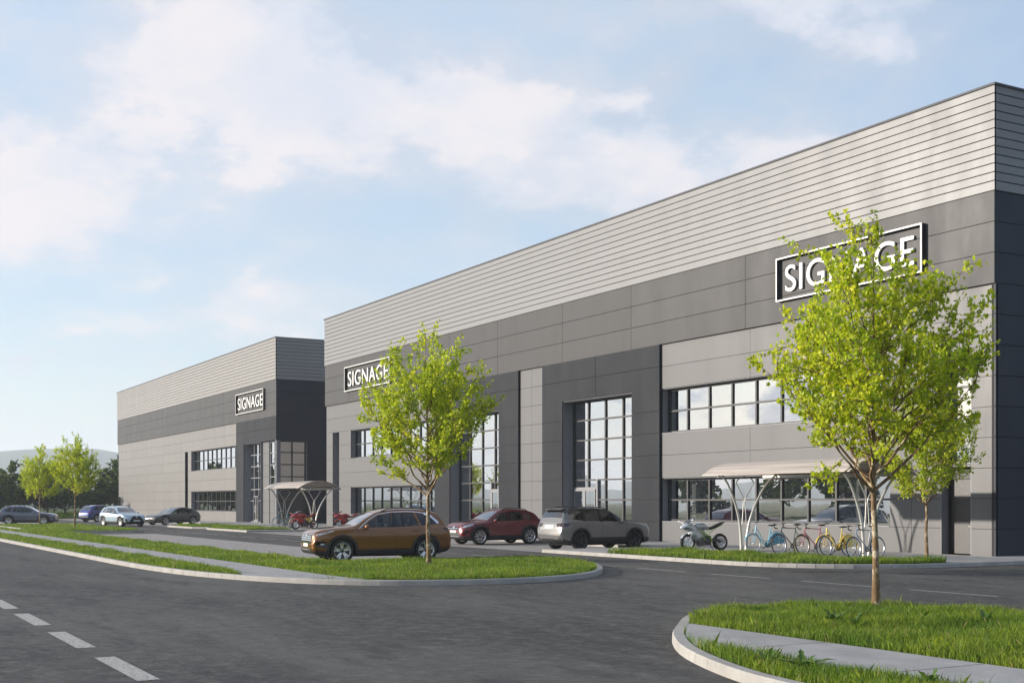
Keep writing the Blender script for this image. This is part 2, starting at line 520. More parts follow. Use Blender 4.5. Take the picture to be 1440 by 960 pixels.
# long verge beside the main road, with its rounded end at the junction
def curve2(pts, n=5):
    """rounded outline through the points (Catmull-Rom)"""
    P = [Vector(q) for q in pts]; P = [P[0]*2-P[1]]+P+[P[-1]*2-P[-2]]; out = []
    for i in range(1, len(P)-2):
        for k in range(n):
            t = k/n; a, b, c, d = P[i-1], P[i], P[i+1], P[i+2]
            out.append(tuple(.5*((2*b)+(c-a)*t+(2*a-5*b+4*c-d)*t*t+(3*b-a-3*c+d)*t**3)))
    out.append(tuple(P[-2])); return out
isl_L = ([(-118, -25.1), (-14, -25.1)] + curve2([(-11, -25.1), (-7.9, -25.02), (-4.7, -24.75), (-2.1, -24.2), (-.4, -23.55), (1.0, -22.65), (2.0, -21.3), (2.42, -19.6), (2.2, -17.9), (1.4, -16.4), (.07, -15.1), (-1.9, -13.85), (-3.8, -13.1), (-5.4, -13.0), (-6.7, -13.7), (-7.2, -15.2)], 4)
         + [(-7.2, -19.75), (-47, -19.75), (-56.5, -19.75), (-56.5, -21.4), (-118, -21.4)])
kerb_ring('kerb', isl_L)
sheet('turf', offset_poly(ccw(isl_L), .15), .105, M['turf'])
# footpath strip crossing the verge up to the kerb
pathL = [(-118, -23.65), (-6.2, -23.65), (-3.0, -23.85), (-1.9, -24.05), (-.35, -23.4), (.75, -22.6), (1.2, -22.15), (-1, -22.3), (-118, -22.35)]
sheet('footpath', pathL, .118, M['path'])
# planted island farther along
isl_F = [(-75.4, -20.75), (-53, -20.75)] + [(-51.9, -20.3), (-51.25, -19.2), (-51.2, -15.6), (-52, -14.8), (-74.8, -14.8), (-75.4, -15.4)]
kerb_ring('kerb', isl_F)
sheet('turf', offset_poly(ccw(isl_F), .15), .105, M['turf'])
# island on the right of the junction
isl_R = ([(60, -25.1), (20.5, -25.1)] + curve2([(18.6, -25.0), (17.1, -24.75), (15.3, -24.05), (13.9, -23.2), (12.86, -22.35), (11.83, -21.4), (11.2, -20.5), (10.95, -19.4), (11.1, -18.3), (11.7, -17.35), (12.7, -16.75), (14.2, -16.5)], 4)
         + [(60, -16.5)])
kerb_ring('kerb', isl_R)
sheet('turf', offset_poly(ccw(isl_R), .15), .105, M['turf'])
pathR = [(12.75, -22.1), (60, -22.1), (60, -23.75), (15.1, -23.75), (14.2, -23.2), (13.4, -22.6)]
sheet('footpath', pathR, .118, M['path'])
# raised forecourt in front of each unit
fore = ([(-12.45, -9.45), (-1.6, -9.45)] + arc(-1.9, -5.2, 4.25, -85, 0, 12) + [(2.35, 40), (-.02, 40), (-.02, -.02), (-59.2, -.02), (-59.2, -4.3), (-12.45, -4.3)])
kerb_ring('kerb', fore)
sheet('forecourt', offset_poly(ccw(fore), .15), .116, M['path'])
foreL = [(-58.5, -4.31), (-58.5, -7.5)] + arc(-56.6, -7.55, 1.9, 180, 270, 6) + [(-48, -9.45), (-48, -4.31)]
kerb_ring('kerb', foreL)
sheet('forecourt', offset_poly(ccw(foreL), .15), .116, M['path'])
foreB = [(-129.5, -.02), (-129.5, -4.3), (-67.9, -4.3), (-67.9, -9.45), (-60.6, -9.45), (-59.4, -8.6), (-59.3, -.02), (-59.3, 30), (-70.1, 30), (-70.1, -.02)]
kerb_ring('kerb', foreB)
sheet('forecourt', offset_poly(ccw(foreB), .15), .116, M['path'])
strip_R = [(-8.45, -9.28), (-1.8, -9.28)] + arc(-1.9, -5.25, 4.03, -88, 10, 10) + [(1.7, -4.2), (.6, -5.2), (-1.2, -5.75), (-8.45, -5.9)]
strip_L = [(-57.6, -8.8), (-56.6, -9.25), (-49.3, -9.25), (-49.3, -6.1), (-58.2, -6.1), (-58.3, -7.6)]
strip_B = [(-66.5, -9.25), (-60.7, -9.25), (-59.6, -8.4), (-59.6, -6.0), (-66.5, -6.0)]
for st in (strip_R, strip_L, strip_B): sheet('turf', st, .124, M['turf'])
# joints scored in the footpaths
def joints(x0, x1, y0, y1, step):
    m = MB(); x = x0
    while x < x1:
        m.add([(x,y0,.1215),(x+.012,y0,.1215),(x+.012,y1,.1215),(x,y1,.1215)], [(0,1,2,3)]); x += step
    return m
structure(joints(-70, -2.5, -23.64, -22.36, 2.4).build('footpath_joints', M['joint']))
structure(joints(15.6, 44, -23.74, -22.11, 2.4).build('footpath_joints', M['joint']))

# ------------------------------------------------------------------ the units
ROW = .9875
BAND0, BAND1, TOP = 9*ROW, 12*ROW, 15.2
def panels(mb, back, x0, x1, z0, z1, yf, xs, zs, gap=.022, th=.05):
    """flat cassette panels on the plane y=yf (facing -y) with open joints in front of a dark backing"""
    xs = [x0]+sorted(x for x in xs if x0+.03 < x < x1-.03)+[x1]
    zs = [z0]+sorted(z for z in zs if z0+.03 < z < z1-.03)+[z1]
    g = gap/2
    for a, b in zip(xs, xs[1:]):
        for c, d in zip(zs, zs[1:]):
            mb.box(a+(g if a != x0 else 0), b-(g if b != x1 else 0), yf, yf+th, c+(g if c != z0 else 0), d-(g if d != z1 else 0))
    back.box(x0+.003, x1-.003, yf+th-.012, yf+th+.10, z0+.003, z1-.003)
ROWS = [ROW*i for i in range(13)]

def ribs(mb, back, x0, x1, z0, z1, yf, n=12, th=.07):
    """horizontal built-up cladding planks with shadow grooves"""
    p = (z1-z0)/n; g = .034
    for i in range(n):
        a, b = z0+p*i, z0+p*(i+1)
        mb.box(x0, x1, yf, yf+th, a+(g if i else 0), b)
    back.box(x0+.003, x1-.003, yf+th-.014, yf+th+.10, z0+.003, z1-.003)

def rot_side(mb, x_plane):
    """turn shapes modelled on a front (x along, facing -y) into an end wall facing +x; x' = x_plane - y, y' = x"""
    mb.v = [(x_plane-v[1], v[0], v[2]) for v in mb.v]; return mb

def window(parent, x0, x1, z0, z1, yf, yg, xs, zs, fm, name='window', fw=.085, sill=True, side=False, dark_left=0):
    """frame, panes, reveal. yf: wall face, yg: frame face"""
    post = (lambda m: rot_side(m, 0.0)) if side else (lambda m: m)
    f = MB(); d = .14; h = fw/2
    f.box(x0, x1, yg, yg+d, z1-fw, z1); f.box(x0, x1, yg, yg+d, z0, z0+fw)
    f.box(x0, x0+fw, yg+.002, yg+d-.002, z0+fw, z1-fw); f.box(x1-fw, x1, yg+.002, yg+d-.002, z0+fw, z1-fw)
    for x in xs: f.box(x-h, x+h, yg+.003, yg+d-.003, z0+fw, z1-fw)
    for z in zs: f.box(x0+fw, x1-fw, yg+.010, yg+d-.010, z-h*.85, z+h*.85)
    fo = post(f).build(name, fm, parent)
    g = MB(); xx = [x0]+list(xs)+[x1]; zz_ = [z0]+list(zs)+[z1]
    for a, b in zip(xx, xx[1:]):
        for c, e in zip(zz_, zz_[1:]):
            a1, b1, c1, e1 = a+h*.6, b-h*.6, c+h*.6, e-h*.6
            yy = yg+.07
            ta, tb = random.uniform(-.004, .004), random.uniform(-.003, .003)      # each pane sits a touch out of true
            j = [-ta-tb, ta-tb, ta+tb, -ta+tb]
            g.add([(a1,yy+j[0],c1),(b1,yy+j[1],c1),(b1,yy+j[2],e1),(a1,yy+j[3],e1)], [(0,1,2,3)])
    post(g).build('pane', M['glass'], fo, recalc=False)
    r = MB(); t = .03
    r.box(x0-t, x0, yf+.055, yg+d, z0-t, z1+t); r.box(x1, x1+t, yf+.055, yg+d, z0-t, z1+t)
    r.box(x0, x1, yf+.055, yg+d, z1, z1+t)
    post(r).build('reveal', M['reveal'], fo)
    s = MB(); s.box(x0, x1, yf-.015, yg+d, z0-t, z0)
    post(s).build('sill', M['reveal'], fo)
    return fo

def door_pair(parent, x0, x1, z0, z1, y, mat, leaves=2, glazed=True, handles=True):
    w = (x1-x0)/leaves; fw = .085
    for k in range(leaves):
        a, b = x0+w*k+.006, x0+w*(k+1)-.006
        m = MB()
        if glazed:
            m.box(a, b, y, y+.05, z0+.02, z0+.22); m.box(a, b, y, y+.05, z1-fw, z1)
            m.box(a, a+fw, y+.001, y+.049, z0+.22, z1-fw); m.box(b-fw, b, y+.001, y+.049, z0+.22, z1-fw)
        else:
            m.box(a, b, y, y+.05, z0+.02, z1)
        d = m.build('door', mat, parent)
        if glazed:
            MB().add([(a+fw*.7,y+.025,z0+.2),(b-fw*.7,y+.025,z0+.2),(b-fw*.7,y+.025,z1-fw*.7),(a+fw*.7,y+.025,z1-fw*.7)], [(0,1,2,3)]).build('pane', M['glass'], d)
        h = MB(); hx = b-.10 if k == 0 else a+.10
        h.tube([(hx,y-.06,z0+.85),(hx,y-.06,z0+1.45)], .015, 8); h.tube([(hx,y,z0+.95),(hx,y-.06,z0+.95)], .01, 6); h.tube([(hx,y,z0+1.35),(hx,y-.06,z0+1.35)], .01, 6)
        h.build('handle', M['steel'], d)

def sign_board(x0, x1, z0, z1, yf, label):
    root = empty('sign', ((x0+x1)/2, yf, (z0+z1)/2))
    tag(root, label, 'sign', 'signs on the two units')
    w, h = (x1-x0)/2, (z1-z0)/2
    f = MB(); t = .05; D = .18
    f.box(-w, w, -D, -.005, h-t, h); f.box(-w, w, -D, -.005, -h, -h+t)
    f.box(-w, -w+t, -D+.001, -.005, -h+t, h-t); f.box(w-t, w, -D+.001, -.005, -h+t, h-t)
    f.build('frame', M['frame'], root)
    f = MB(); t += .004; w += .004; h += .004; D0 = D+.012; D1 = D-.035
    f.box(-w, w, -D0, -D1, h-t, h); f.box(-w, w, -D0, -D1, -h, -h+t)
    f.box(-w, -w+t, -D0, -D1, -h+t, h-t); f.box(w-t, w, -D0, -D1, -h+t, h-t)
    f.build('trim', M['signwhite'], root)
    return root
def letters(root, w, hgt, text='SIGNAGE'):
    cu = bpy.data.curves.new('lettering', 'FONT'); cu.body = text; cu.size = 1; cu.extrude = .03; cu.align_x = 'CENTER'; cu.space_character = 1.06
    o = bpy.data.objects.new('lettering', cu); col.objects.link(o)
    bpy.context.view_layer.update()
    me = bpy.data.meshes.new_from_object(o.evaluated_get(bpy.context.evaluated_depsgraph_get()))
    bpy.data.objects.remove(o); bpy.data.curves.remove(cu)
    co = np.array([v.co for v in me.vertices]); lo, hi = co.min(0), co.max(0)
    sx, sz = w/(hi[0]-lo[0]), hgt/(hi[1]-lo[1])
    for v in me.vertices:
        x, y, z = v.co
        v.co = ((x-(lo[0]+hi[0])/2)*sx, -.06-z*1.0, (y-(lo[1]+hi[1])/2)*sz)
    me.materials.clear(); me.materials.append(M['signwhite'])
    bm = bmesh.new(); bm.from_mesh(me); bmesh.ops.recalc_face_normals(bm, faces=bm.faces); bm.to_mesh(me); bm.free()
    l = link('lettering', me, root)
    return l

def interior(root, x0, x1, y0, y1, cols, floors=(.06, 3.75), ceil=7.3):
    m = MB()
    m.box(x0, x1, y1, y1+.1, 0, ceil); m.box(x0-.1, x0, y0, y1+.1, 0, ceil); m.box(x1, x1+.1, y0, y1+.1, 0, ceil)
    m.box(x0, x1, y0, y1, ceil, ceil+.1)
    for z in floors[1:]: m.box(x0, x1, y0+.05, y1, z-.45, z)
    m.build('inner_wall', M['room'], root)
    MB().box(x0, x1, y0, y1, .0, .13).build('inner_floor', M['roomfloor'], root)
    if cols:
        for x in cols:
            MB().box(x-.14, x+.14, y0+.45, y0+.73, .13, floors[1]-.45).build('inner_column', M['white'], root)

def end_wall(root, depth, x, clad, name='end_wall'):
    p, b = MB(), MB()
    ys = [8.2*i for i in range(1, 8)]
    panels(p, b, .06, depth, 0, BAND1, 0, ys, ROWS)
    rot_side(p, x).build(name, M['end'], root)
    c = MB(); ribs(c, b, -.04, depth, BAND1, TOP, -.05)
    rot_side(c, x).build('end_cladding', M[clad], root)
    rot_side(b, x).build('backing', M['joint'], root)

# ---- near unit (corner at the origin, runs to x = -59.24)
W1 = 59.24
unit = empty('warehouse', (0, 0, 0))
tag(unit, 'long grey industrial unit nearest the viewer, silver ribbed cladding above charcoal entrances', 'building')
back = MB()
cl = MB(); ribs(cl, back, -W1, .05, BAND1, TOP, -.05); cl.build('upper_cladding', M['clad'], unit)
bd = MB(); panels(bd, back, -W1, 0, BAND0, BAND1, .0, [-6.1,-12.17,-20.22,-26.24,-32.98,-38.91,-47.1,-54.6], ROWS); bd.build('panel_band', M['band'], unit)
lp = MB(); YL = .12
def wall_l(x0, x1, z0, z1, xs): panels(lp, back, x0, x1, z0, z1, YL, xs, ROWS, .016)
vx = [-3.55, -12.02, -47.0, -54.56]
W0, Wa, Wb, Wc = ROW, 3*ROW-.03, 5*ROW-.03, 7*ROW
wall_l(-1.01, 0, 0, BAND0, vx)
wall_l(-2.28, -1.01, Wc, BAND0, vx)
wall_l(-4.53, -2.28, 0, BAND0, vx)
for z0, z1 in ((0, W0), (Wa, Wb), (Wc, BAND0)): wall_l(-18.03, -4.53, z0, z1, vx)
lp.build('wall_panels', M['light'], unit); lp = MB()
for z0, z1 in ((0, W0), (Wa, Wb), (Wc, BAND0)): wall_l(-54.56, -40.91, z0, z1, vx)
wall_l(-56.77, -54.56, 0, BAND0, vx); wall_l(-58.02, -56.77, Wc, BAND0, vx); wall_l(-W1, -58.02, 0, BAND0, vx)
lp.build('wall_panels', M['light'], unit); lp = MB()
wall_l(-30.71, -28.21, 0, BAND0, [-29.47])
lp.build('wall_panels', M['light'], unit)
def surround(x0, x1, a, b, xs):
    m = MB()
    panels(m, back, x0, x1, Wc, BAND0, .002, xs, ROWS, .026)
    panels(m, back, x0, a, 0, Wc, .002, [], ROWS, .026); panels(m, back, b, x1, 0, Wc, .002, [], ROWS, .026)
    # returns on both outer sides, down to the recessed walls
    m.box(x0-.012, x0-.001, .02, YL+.06, 0, BAND0-.004); m.box(x1+.001, x1+.012, .02, YL+.06, 0, BAND0-.004)
    m.build('entrance_surround', M['dark'], unit)
surround(-28.21, -18.03, -26.24, -20.18, [-23.2])
surround(-40.91, -30.71, -38.89, -32.88, [-35.9])
back.build('backing', M['joint'], unit)
cp = MB(); cp.box(-W1-.08, .10, -.10, .32, TOP, TOP+.07); cp.box(-.30, .10, .321, 44, TOP+.001, TOP+.069); cp.box(-W1-.08, -W1+.3, .321, 44, TOP+.001, TOP+.069)
cp.build('coping', M['coping'], unit)
MB().box(-W1+.2, -.2, .25, 44, 13.9, 14.2).build('roof', M['roof'], unit)
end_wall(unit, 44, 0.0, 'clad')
lw, lb = MB(), MB()
lw.box(-W1, -W1+.15, .18, 44, 0, BAND1); lw.build('side_wall', M['light2'], unit)
MB().box(-W1-.03, -W1+.14, .06, 44, BAND1, TOP).build('side_cladding', M['clad2'], unit)
MB().box(-W1, 0, 44.02, 44.2, 0, TOP).build('rear_wall', M['band'], unit)
YG = .46
mull = lambda a, b, n: [a+(b-a)*i/n for i in range(1, n)]
for z0, z1 in ((W0, Wa), (Wb, Wc)):
    window(unit, -18.03+.03, -4.56, z0+.03, z1-.03, YL, YG, [-16.6+1.51*i for i in range(8)], [(z0+z1)/2], M['frame'])
    window(unit, -54.53, -40.94, z0+.03, z1-.03, YL, YG, [-53.0+1.507*i for i in range(8)], [(z0+z1)/2], M['frame'])
window(unit, -57.99, -56.8, .05, Wc-.03, YL, YG+.1, [], ROWS[1:7], M['frame'], 'slot_window')
e1 = window(unit, -2.25, -1.04, 3.06, Wc-.03, YL, YG, [], [4.4, 5.7], M['frame'], 'slot_window')
# service door under the slot
dr = MB(); dr.box(-2.25, -1.04, YG, YG+.14, 2.62, 3.02); dr.box(-2.25, -2.17, YG, YG+.12, .13, 2.62); dr.box(-1.12, -1.04, YG, YG+.12, .13, 2.62)
sd = dr.build('service_door', M['frame'], unit)
MB().box(-2.16, -1.13, YG+.03, YG+.08, .14, 2.61).build('door_leaf', M['doorgrey'], sd)
rv = MB(); rv.box(-2.28, -2.25, YL+.004, YG+.14, .12, 3.03); rv.box(-1.04, -1.01, YL+.004, YG+.14, .12, 3.03); rv.build('reveal', M['reveal'], sd)
hd = MB(); hd.tube([(-1.25, YG-.02, 1.05), (-1.25, YG+.02, 1.05)], .02, 8); hd.tube([(-1.25, YG-.02, 1.05), (-1.40, YG-.02, 1.05)], .012, 8); hd.build('handle', M['steel'], sd)
YE = .62
for (a, b, d0, d1, px) in ((-26.24, -20.18, -26.05, -24.1, -23.98), (-38.89, -32.88, -34.75, -33.0, -34.85)):
    xs = [a+1.42+1.51*i for i in range(3)]
    ew = window(unit, a+.03, b-.03, .13, Wc-.03, .004, YE, xs, ROWS[2:7], M['frame'], 'entrance_glazing', .09)
    pt = MB(); pt.box(px-.06, px+.06, YE-.03, YE+.1, .13, 3.0); pt.box(d0-.05, d1+.05, YE-.02, YE+.1, 2.5, 2.6); pt.build('door_frame', M['frame2'], ew)
    door_pair(ew, d0, d1, .14, 2.5, YE-.06, M['frame2'])
interior(unit, -18.3, -4.2, .62, 7.5, [-7.1, -12.9, -16.9])
interior(unit, -54.9, -40.7, .62, 7.5, [-44.1, -48.6, -53.0])
for a, b in ((-26.5, -19.9), (-39.2, -32.6)):
    interior(unit, a, b, .80, 8.0, [], (.06, 3.55))
    MB().box(a+.1, b-.1, 1.0, 1.25, 2.98, 3.52).build('bulkhead', M['white'], unit)

# ---- far unit (corner at x = -70.2)
far = empty('warehouse', (-70.2, 0, 0))
tag(far, 'second industrial unit farther off, cream ribbed cladding over a dark glazed corner entrance', 'building')
back = MB()
cl = MB(); ribs(cl, back, -W1, .05, BAND1, TOP, -.05); cl.build('upper_cladding', M['clad2'], far)
bd = MB(); vv = [-14.7-7.45*i for i in range(6)]
panels(bd, back, -W1, 0, BAND0, BAND1, .0, [-7.3]+vv, ROWS); bd.build('panel_band', M['band'], far)
lp = MB()
wall_l(-11.05, -10.83, 0, BAND0, [])
for z0, z1 in ((0, W0), (Wa, Wb), (Wc, BAND0)): wall_l(-26.05, -11.05, z0, z1, vv)
wall_l(-27.3, -26.05, 0, BAND0, vv); wall_l(-28.4, -27.3, Wc, BAND0, vv); wall_l(-58.0, -28.4, 0, BAND0, vv)
wall_l(-58.0, -58.0-.0001, 0, 0.001, []); wall_l(-W1, -58.0, 2.5, BAND0, vv); wall_l(-W1, -59.0, 0, 2.5, vv)
lp.build('wall_panels', M['light2'], far)
m = MB(); OL, OR = -8.63, 2.66            # opening wraps the corner
panels(m, back, -10.83, 0, Wc, BAND0, .002, [-5.4], ROWS, .026)
panels(m, back, -10.83, OL, 0, Wc, .002, [], ROWS, .026)
m.build('entrance_surround', M['dark'], far)
p, b2 = MB(), MB()
panels(p, b2, .06, 30, Wc, BAND1, 0, [8, 16, 24], ROWS); panels(p, b2, OR, 30, 0, Wc, 0, [8, 16, 24], ROWS)
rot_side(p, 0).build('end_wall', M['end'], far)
c = MB(); ribs(c, b2, -.04, 30, BAND1, TOP, -.05); rot_side(c, 0).build('end_cladding', M['clad'], far)
rot_side(b2, 0).build('backing', M['joint'], far); back.build('backing', M['joint'], far)
cp = MB(); cp.box(-W1-.08, .10, -.10, .32, TOP, TOP+.07); cp.box(-.30, .10, .321, 30, TOP+.001, TOP+.069); cp.build('coping', M['coping'], far)
MB().box(-W1+.2, -.2, .25, 30, 13.9, 14.2).build('roof', M['roof'], far)
MB().box(-W1, -W1+.15, .12, 30, 0, TOP-.01).build('side_wall', M['band'], far)
MB().box(-W1, 0, 30.02, 30.2, 0, TOP).build('rear_wall', M['band'], far)
for z0, z1 in ((W0, Wa), (Wb, Wc)):
    window(far, -26.02, -11.08, z0+.03, z1-.03, YL, YG, [-26.02+1.494*i for i in range(1, 10)], [(z0+z1)/2], M['frame'])
sl = MB(); sl.box(-28.37, -27.33, .42, .5, .1, Wc); sl.build('slot_panel', M['joint'], far)
sl = MB(); sl.box(-58.97, -58.03, .42, .5, .1, 2.5); sl.build('service_door', M['doorgrey'], far)
eg = window(far, OL+.03, -4.22, .13, Wc-.03, .004, .55, [-7.4, -6.2], ROWS[2:7], M['frame2'], 'entrance_glazing', .09)
door_pair(eg, -7.35, -6.2, .14, 2.4, .49, M['frame2'])
pr = MB(); pq = MB(); panels(pr, pq, -4.2, -2.5, .1, Wc, .25, [], ROWS, .016); pr.build('entrance_pier', M['light'], far); pq.build('backing', M['joint'], far)
pr = MB(); pq = MB(); panels(pr, pq, -2.48, -.24, .1, 3*ROW, .30, [-1.3], ROWS, .016); pr.build('spandrel', M['light'], far); pq.build('backing', M['joint'], far)
window(far, -2.47, -.22, 3*ROW, Wc-.03, .25, .32, [-1.35], ROWS[4:7], M['frame2'], 'corner_window', .09)
MB().box(-.2, -.02, .02, .2, .1, Wc-.002).build('corner_post', M['reveal'], far)
window(far, .24, OR-.03, 3*ROW, Wc-.03, .004, .25, [1.45], ROWS[4:7], M['frame'], 'corner_window', .10, True, True)
k = MB(); k.box(.22, OR-.03, .2, .3, .1, 3*ROW-.04); rot_side(k, 0).build('dark_reflection_panel', M['doorgrey'], far)  # dark panel standing in for the black reflection low in the corner glass
interior(far, -26.3, -10.9, .62, 7.5, [-14, -18.5, -23], (.06, 3.75))
m = MB(); m.box(-9.2, -9.1, 1.05, 8, 0, 7.3); m.box(-9.1, -.5, 8, 8.1, 0, 7.3); m.box(-9.1, -.6, 1.05, 8, 7.2, 7.3); m.box(-9.1, -3, 1.4, 1.7, 2.98, 3.5)
m.build('inner_wall', M['room'], far)

# ---- signs
s1 = sign_board(-10.13, -2.83, 9.66, 11.33, -.002, 'white framed SIGNAGE board on near unit, half hidden by the big right tree')
letters(s1, 6.45, 1.02)
s2 = sign_board(-55.02, -47.25, 9.62, 11.31, -.002, 'white framed SIGNAGE board at near unit left end, touched by the middle tree')
letters(s2, 6.9, 1.02)
s3 = sign_board(-80.6, -73.0, 9.55, 11.3, -.002, 'white framed SIGNAGE board in full view on the far unit')
letters(s3, 6.8, 1.02)

# ------------------------------------------------------------------ cycle shelters
def canopy_z(y):
    # arch section from the front edge (y=-1.15) over the crown to the rear edge (y=1.75)
    ys = [-1.15, -.7, -.2, .3, .8, 1.3, 1.75]; zs_ = [2.70, 2.95, 3.10, 3.14, 3.07, 2.88, 2.60]
    return float(np.interp(y, ys, zs_))
def smooth_curve(pts, n=14):
    """Catmull-Rom through the points"""
    P = [Vector(p) for p in pts]; P = [P[0]*2-P[1]]+P+[P[-1]*2-P[-2]]; out = []
    for i in range(1, len(P)-2):
        for k in range(n):
            t = k/n; a, b, c, d = P[i-1], P[i], P[i+1], P[i+2]
            out.append(.5*((2*b)+(c-a)*t+(2*a-5*b+4*c-d)*t*t+(3*b-a-3*c+d)*t**3))
    out.append(P[-2]); return out
def make_shelter():
    root = empty('cycle_shelter', (0, 0, 0))
    t = NT('canopy_sheet'); n = t.noise(t.obj(), 1.5, 6, .6, (.15, 6, 1))
    t.set(Base_Color=t.mix(t.ramp(n, .38, .62), (.33, .28, .24), (.54, .47, .41)), Roughness=.42)
    M['canopy'] = t.mat
    c = MB(); N = 28
    ys = [-1.15+2.9*i/N for i in range(N+1)]
    sm = smooth_curve([(0, y, canopy_z(y)) for y in (-1.15, -.7, -.2, .3, .8, 1.3, 1.75)], 5)
    V = []; F = []; k = len(sm)
    for x in (-3.75, 3.35):
        for p in sm: V.append((x, p.y, p.z))
        for p in sm: V.append((x, p.y, p.z-.035))
    for i in range(k-1):
        F += [(i, i+1, 2*k+i+1, 2*k+i), (k+i, 3*k+i, 3*k+i+1, k+i+1), (i, k+i, k+i+1, i+1), (2*k+i, 2*k+i+1, 3*k+i+1, 3*k+i)]
    F += [(0, 2*k, 3*k, k), (k-1, 2*k-1, 4*k-1, 3*k-1)]
    c.add(V, F); c.build('canopy', M['canopy'], root, True, 50)
    pu = MB()
    for y in (-.95, .3, 1.5):
        z = canopy_z(y)-.10
        pu.box(-3.6, 3.2, y-.03, y+.03, z-.04, z+.045)
    pu.build('purlin', M['steel'], root)
    for x in (-2.9, 2.9):
        f = MB()
        fr = smooth_curve([(x, -.10, 0), (x, -.13, .6), (x, -.22, 1.2), (x, -.42, 1.8), (x, -.70, 2.35), (x, -.98, 2.70)])
        re = smooth_curve([(x, .10, 0), (x, .16, .6), (x, .32, 1.2), (x, .62, 1.8), (x, 1.02, 2.35), (x, 1.48, 2.72)])
        f.tube(fr, [.055-.02*i/len(fr) for i in range(len(fr))], 10); f.tube(re, [.055-.02*i/len(re) for i in range(len(re))], 10)
        rb = [(x, p.y, p.z-.09) for p in sm]; f.tube(rb, .035, 8)
        f.box(x-.12, x+.12, -.22, .22, -.0, .014)
        f.build('post', M['steel'], root, True, 50)
        d = MB()
        for s in (-1, 1):
            d.tube(smooth_curve([(x, s*.10+.03, .9), (x, s*.055+.03, 1.5), (x, s*.045+.03, 1.85), (x, s*.20+.05, 2.12), (x, s*.40+.06, 2.42)]), .017, 8)
        d.tube(smooth_curve([(x, -.34, 2.42), (x, -.20, 2.57), (x, .06, 2.63), (x, .32, 2.57), (x, .46, 2.42)]), .02, 8)
        d.build('fan_brace', M['steel'], root, True, 50)
    return root
shelter = make_shelter()
shelter.location = (-3.9, -4.6, .116)
tag(shelter, 'arched steel cycle shelter over the bicycles at the near end of the near unit', 'bike shelter', 'cycle shelters')
sh2 = copy_tree(shelter); sh2.location = (-52.7, -4.4, .116)
tag(sh2, 'arched steel cycle shelter farther off beside the far unit corner entrance', 'bike shelter', 'cycle shelters')
# ------------------------------------------------------------------ cars
def paint(name, c, metal=.5, rough=.32):
    t = NT(name)
    n = t.noise(t.obj(), 260, 2)
    t.set(Base_Color=t.mix(t.ramp(n, .3, .7), tuple(x*.92 for x in c), tuple(min(1, x*1.08) for x in c)), Metallic=metal, Roughness=rough,
          Coat_Weight=.9, Coat_Roughness=.04)
    return t.mat
M['rubber'] = plain('tyre_rubber', (.018, .018, .018), .8, 0, .15, 20)
M['plastic'] = plain('black_plastic', (.022, .022, .023), .55, 0, .1, 8)
M['gloss'] = plain('gloss_black', (.012, .012, .013), .12, 0, 0)
M['chrome'] = plain('chrome', (.72, .72, .72), .12, 1, 0)
M['alloy'] = plain('alloy', (.62, .62, .63), .28, .85, .04)
M['darkalloy'] = plain('dark_alloy', (.05, .05, .052), .35, .6, .1)
M['seat'] = plain('seat_fabric', (.06, .058, .055), .85, 0, .15, 9)
M['seatlight'] = plain('seat_leather', (.26, .23, .19), .6, 0, .1, 9)
M['plate'] = plain('number_plate', (.75, .75, .72), .45, 0, .03)
M['redlens'] = plain('red_lens', (.22, .006, .008), .12, 0, 0, coat=.6)
M['darklens'] = plain('smoked_lens', (.035, .010, .011), .10, 0, 0, coat=.6)
M['lens'] = plain('clear_lens', (.45, .47, .50), .10, .5, .2, 14, coat=.6)
M['seam'] = plain('panel_gap', (.006, .006, .006), .9, 0, 0)
M['under'] = plain('underbody', (.010, .010, .010), .9, 0, 0)

def pchip(xs, ys, x):
    xs = np.asarray(xs, float); ys = np.asarray(ys, float)
    h = np.diff(xs); d = np.diff(ys)/h; m = np.zeros(len(xs))
    for i in range(1, len(xs)-1):
        if d[i-1]*d[i] > 0:
            w1, w2 = 2*h[i]+h[i-1], h[i]+2*h[i-1]
            m[i] = (w1+w2)/(w1/d[i-1]+w2/d[i])
    m[0], m[-1] = d[0], d[-1]
    x = np.clip(x, xs[0], xs[-1]); i = np.clip(np.searchsorted(xs, x)-1, 0, len(h)-1)
    t = (x-xs[i])/h[i]
    return ys[i]*(2*t**3-3*t**2+1)+h[i]*m[i]*(t**3-2*t**2+t)+ys[i+1]*(-2*t**3+3*t**2)+h[i]*m[i+1]*(t**3-t**2)

def car_section(S, x, inset=0.0):
    f = lambda k: float(pchip([p[0] for p in S[k]], [p[1] for p in S[k]], x))
    zt, zl, w = f('top'), f('low'), f('plan')
    zb = min(f('belt'), zt-.03)
    g = max(0., min(1., (zt-zb)/(S['H']-zb)))
    wb = w-.065
    wt = (w-.13)+(S['roofw']-(w-.13))*g
    zr = zt-.055*(.35+.65*g)
    mid = zl+(zb-zl)*.55
    P = [(0, zl), (w-.16, zl), (w-.06, zl+.03), (w-.025, zl+.12), (w-.014, zl+(zb-zl)*.30), (w-.022, mid), (w, zl+(zb-zl)*.76),
         (w-.014, zl+(zb-zl)*.84), (w-.035, zb-.025), (wb-.005, zb)]
    for t in (.2, .4, .6, .8, 1.):
        bow = .018*g*math.sin(math.pi*t)
        P.append((wb-.02+(wt-wb+.02)*t+bow, zb+.008+(zr-zb-.008)*t))
    P += [(wt-.035, zt-.022*(.4+.6*g)), (wt-.11, zt-.004), (wt*.55, zt+.012*g+.004), (0, zt+.02*g+.008)]
    if inset:
        c = (zl+zt)/2
        P = [(max(0, y-inset) if y > 0 else 0, z+(inset if z < c else -inset)) for y, z in P]
    return P

